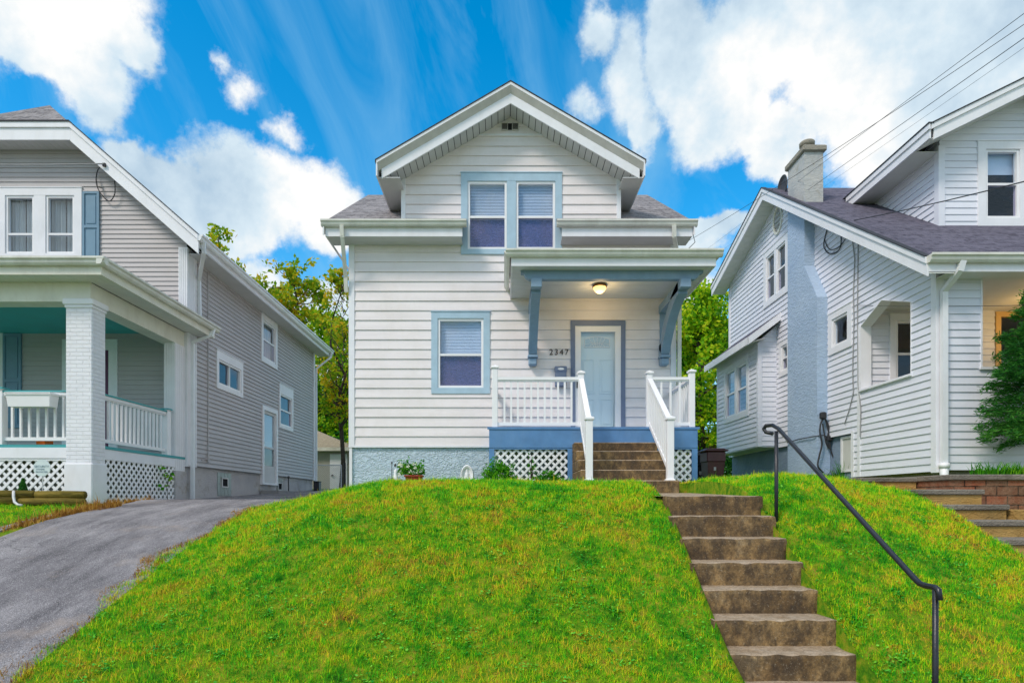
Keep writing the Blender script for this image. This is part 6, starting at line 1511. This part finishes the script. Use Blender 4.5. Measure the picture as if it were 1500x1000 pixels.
# ================================================================ behind: bins, garage, fence
def bin_(x, y, z, w, d_, h_, m, label, group='wheelie bins beside the white house'):
    r = empty('wheelie_bin', (x, y, z), label, 'bin', group)
    mb = MB(); b = .78; mb.hexa([(x-w/2*b,y-d_/2*b,z+.05),(x+w/2*b,y-d_/2*b,z+.05),(x+w/2*b,y+d_/2*b,z+.05),(x-w/2*b,y+d_/2*b,z+.05),(x-w/2*.93,y-d_/2*.93,z+h_*.62),(x+w/2*.93,y-d_/2*.93,z+h_*.62),(x+w/2*.93,y+d_/2*.93,z+h_*.62),(x-w/2*.93,y+d_/2*.93,z+h_*.62)])
    mb.bbox(x-w/2, x+w/2, y-d_/2, y+d_/2, z+h_*.62, z+h_-.07, .02); mb.build('body', m, r)
    mb = MB(); mb.bbox(x-w/2-.05, x+w/2+.05, y-d_/2-.05, y+d_/2+.06, z+h_-.068, z+h_-.03, .015); mb.bbox(x-w/2, x+w/2, y-d_/2, y+d_/2, z+h_-.03, z+h_, .015); mb.build('lid', m, r)
    mb = MB(); mb.box(x-.05, x+.0, y-d_/2*.86-.01, y-d_/2*.8, z+h_*.38, z+h_*.48); mb.build('sticker', M['concrete'], r)
    for s_ in (-1, 1): mb = MB(); mb.tube([(x+s_*w*.38, y+d_*.4, z+.1), (x+s_*w*.46, y+d_*.4, z+.1)], .1, 14); mb.build('wheel', M['dark_metal'], r)
yb_ = 13.9; bin_(X(1044, yb_), yb_, H(708, yb_)-.02, .42, .5, .80, M['maroon'], 'maroon plastic wheelie bin beside the pale blue house')
bin_(X(1025, 14.6), 14.7, .33, .36, .5, .82, M['charcoal_plastic'], 'dark charcoal bin half hidden behind the blue porch corner')
bk = empty('black_bin', (X(464, 20.8), 20.8, .3), 'narrow black bin at the rear corner of the grey house', 'bin')
mb = MB(); a, b = X(460.3, 20.8), X(468.5, 20.8); mb.bbox(a, b, 20.7, 20.95, .2, H(704.5, 20.8)-.03, .01); mb.build('body', M['charcoal_plastic'], bk); mb = MB(); mb.bbox(a-.01, b+.01, 20.68, 20.97, H(704.5, 20.8)-.028, H(704.5, 20.8), .008); mb.build('lid', M['charcoal_plastic'], bk)
yg = 27.0; gar = empty('garage', (X(480, yg), yg, .6), 'beige garage with a tan shingle roof behind the chain link gate', 'garage')
gl, gr_ = X(430, yg), X(514, yg); gzt = H(656, yg)
mb = MB(); mb.box(gl, gr_+.0, yg+.3, yg+6, 0, gzt); mb.build('wall', plain('beige_wall', (.42, .40, .34), .8, .2, .06), gar)
mb = MB(); mb.slab([(gl-.3,yg,gzt+.02),(gr_+.15,yg,gzt+.02),(X(462, 30)-.1,30.2,H(628, 30)),(gl-.3,30.2,H(628, 30))], .1); mb.slab([(gr_+.15,yg,gzt+.02),(gr_+.15,yg+6.5,gzt+.02),(X(462, 30)-.1,30.2,H(628, 30))], .1); mb.build('roof', M['tan_roof'], gar)
mb = MB(); mb.box(gl-.3, gr_+.15, yg-.02, yg+.0, gzt-.12, gzt+.03); mb.build('fascia', M['cream_trim'], gar)
mb = MB(); mb.box(X(481, yg), X(506, yg), yg+.24, yg+.3, .4, H(664, yg)); gd = mb.build('door', M['white_trim'], gar)
mb = MB(); mb.lathe((X(484.5, yg), yg+.2, H(697, yg)), [(.01, 0), (.05, .02), (.05, .06), (.01, .08)], 10); mb.build('handle', M['dark_metal'], gd)
yf_ = 23.5; fen = empty('chain_link_gate', (X(485, yf_), yf_, .45), 'galvanised chain link gate between the grey and white houses', 'gate')
fx0_, fx1_ = X(461, yf_), X(500, yf_); fzt = H(681, yf_); fzb_ = .3
mb = MB()
for a in (fx0_, fx1_): mb.tube([(a, yf_, .25), (a, yf_, fzt)], .025, 8)
mb.tube([(fx0_, yf_, fzt), (fx1_, yf_, fzt)], .02, 8); mb.build('gate_frame', M['soffit'], fen)
mb = MB(); PF = frame((0, yf_, 0), (1, 0, 0), (0, -1, 0)); lattice(mb, PF, fx0_, fx1_, fzb_, fzt, .085, .0085, .0); mb.build('chain_mesh', M['soffit'], fen)
mb = MB(); xg = X(505, yf_); mb.tube([(xg, yf_, .25), (xg, yf_, H(677, yf_))], .045, 8)
for z in (.5, .9): mb.box(fx1_, xg, yf_-.01, yf_+.01, z, z+.03)
mb.build('gate_post', M['black_metal'], fen)
# small building far behind on the right
ysd = 30; shd = empty('garden_shed', (X(1026, ysd), ysd, .6), 'small pale blue outbuilding behind the bins with a grey eave', 'shed')
sx1 = X(1029, ysd); mb = MB(); siding(mb, frame((0, ysd, 0), (1, 0, 0), (0, -1, 0)), lambda z: (sx1-3.5, sx1), [], .3, H(642, ysd), .15, .015); mb.box(sx1-3.5, sx1-.01, ysd+.01, ysd+4, .2, H(642, ysd)); mb.build('wall', M['pale_siding'], shd)
mb = MB(); mb.hexa([(sx1-2.2,ysd-.3,H(632, ysd)+.5),(sx1+.28,ysd-.3,H(645, ysd)),(sx1+.28,ysd+4,H(645, ysd)),(sx1-2.2,ysd+4,H(632, ysd)+.5),(sx1-2.2,ysd-.3,H(632, ysd)+.62),(sx1+.28,ysd-.3,H(645, ysd)+.12),(sx1+.28,ysd+4,H(645, ysd)+.12),(sx1-2.2,ysd+4,H(632, ysd)+.62)]); mb.build('roof', M['soffit'], shd)
mb = MB(); mb.tube([(sx1+.25, ysd-.33, H(645, ysd)), (sx1+.22, ysd-.33, H(651, ysd)), (sx1+.0, ysd-.1, H(654, ysd)), (sx1-.02, ysd-.1, .4)], .05, 8); mb.build('downspout', M['soffit'], shd)

# ================================================================ overhead wires from a pole down the street on the right
def wire(a, b, sag, r, label):
    a, b = Vector(a), Vector(b); mb = MB()
    mb.tube([a.lerp(b, q/24)+Vector((0, 0, -4*sag*(q/24)*(1-q/24))) for q in range(25)], r, 5)
    tag(mb.build('service_wire', M['cable'], None), label, 'cable', 'overhead service wires')
def ws(px, py, d_): return (X(px, d_), d_, H(py, d_))
wire(ws(1500, 20, 6.2), ws(1034, 366, 30), .0, .0034, 'uppermost thin overhead wire from the top right corner of the sky')
wire(ws(1500, 36, 6.2), ws(1010, 352, 12.0), .05, .0034, 'second overhead wire ending at the white house eave')
wire(ws(1500, 56, 6.0), ws(1056, 368, 30), .0, .004, 'third overhead wire passing in front of the rendered chimney')
wire(ws(1500, 70, 6.0), ws(1080, 362, 34), .0, .0018, 'faintest lowest overhead wire in the right hand sky')
wire(ws(1500, 266, 7.5), ws(1222, 328, 13.0), .03, .0085, 'overhead cable crossing the dormer to the rake of the pale blue house')
wire(ws(1500, 447, 8.6), (xq-.05, 12.2, H(447, 12.2)), .02, .004, 'thin cable strung across the porch opening at head height')
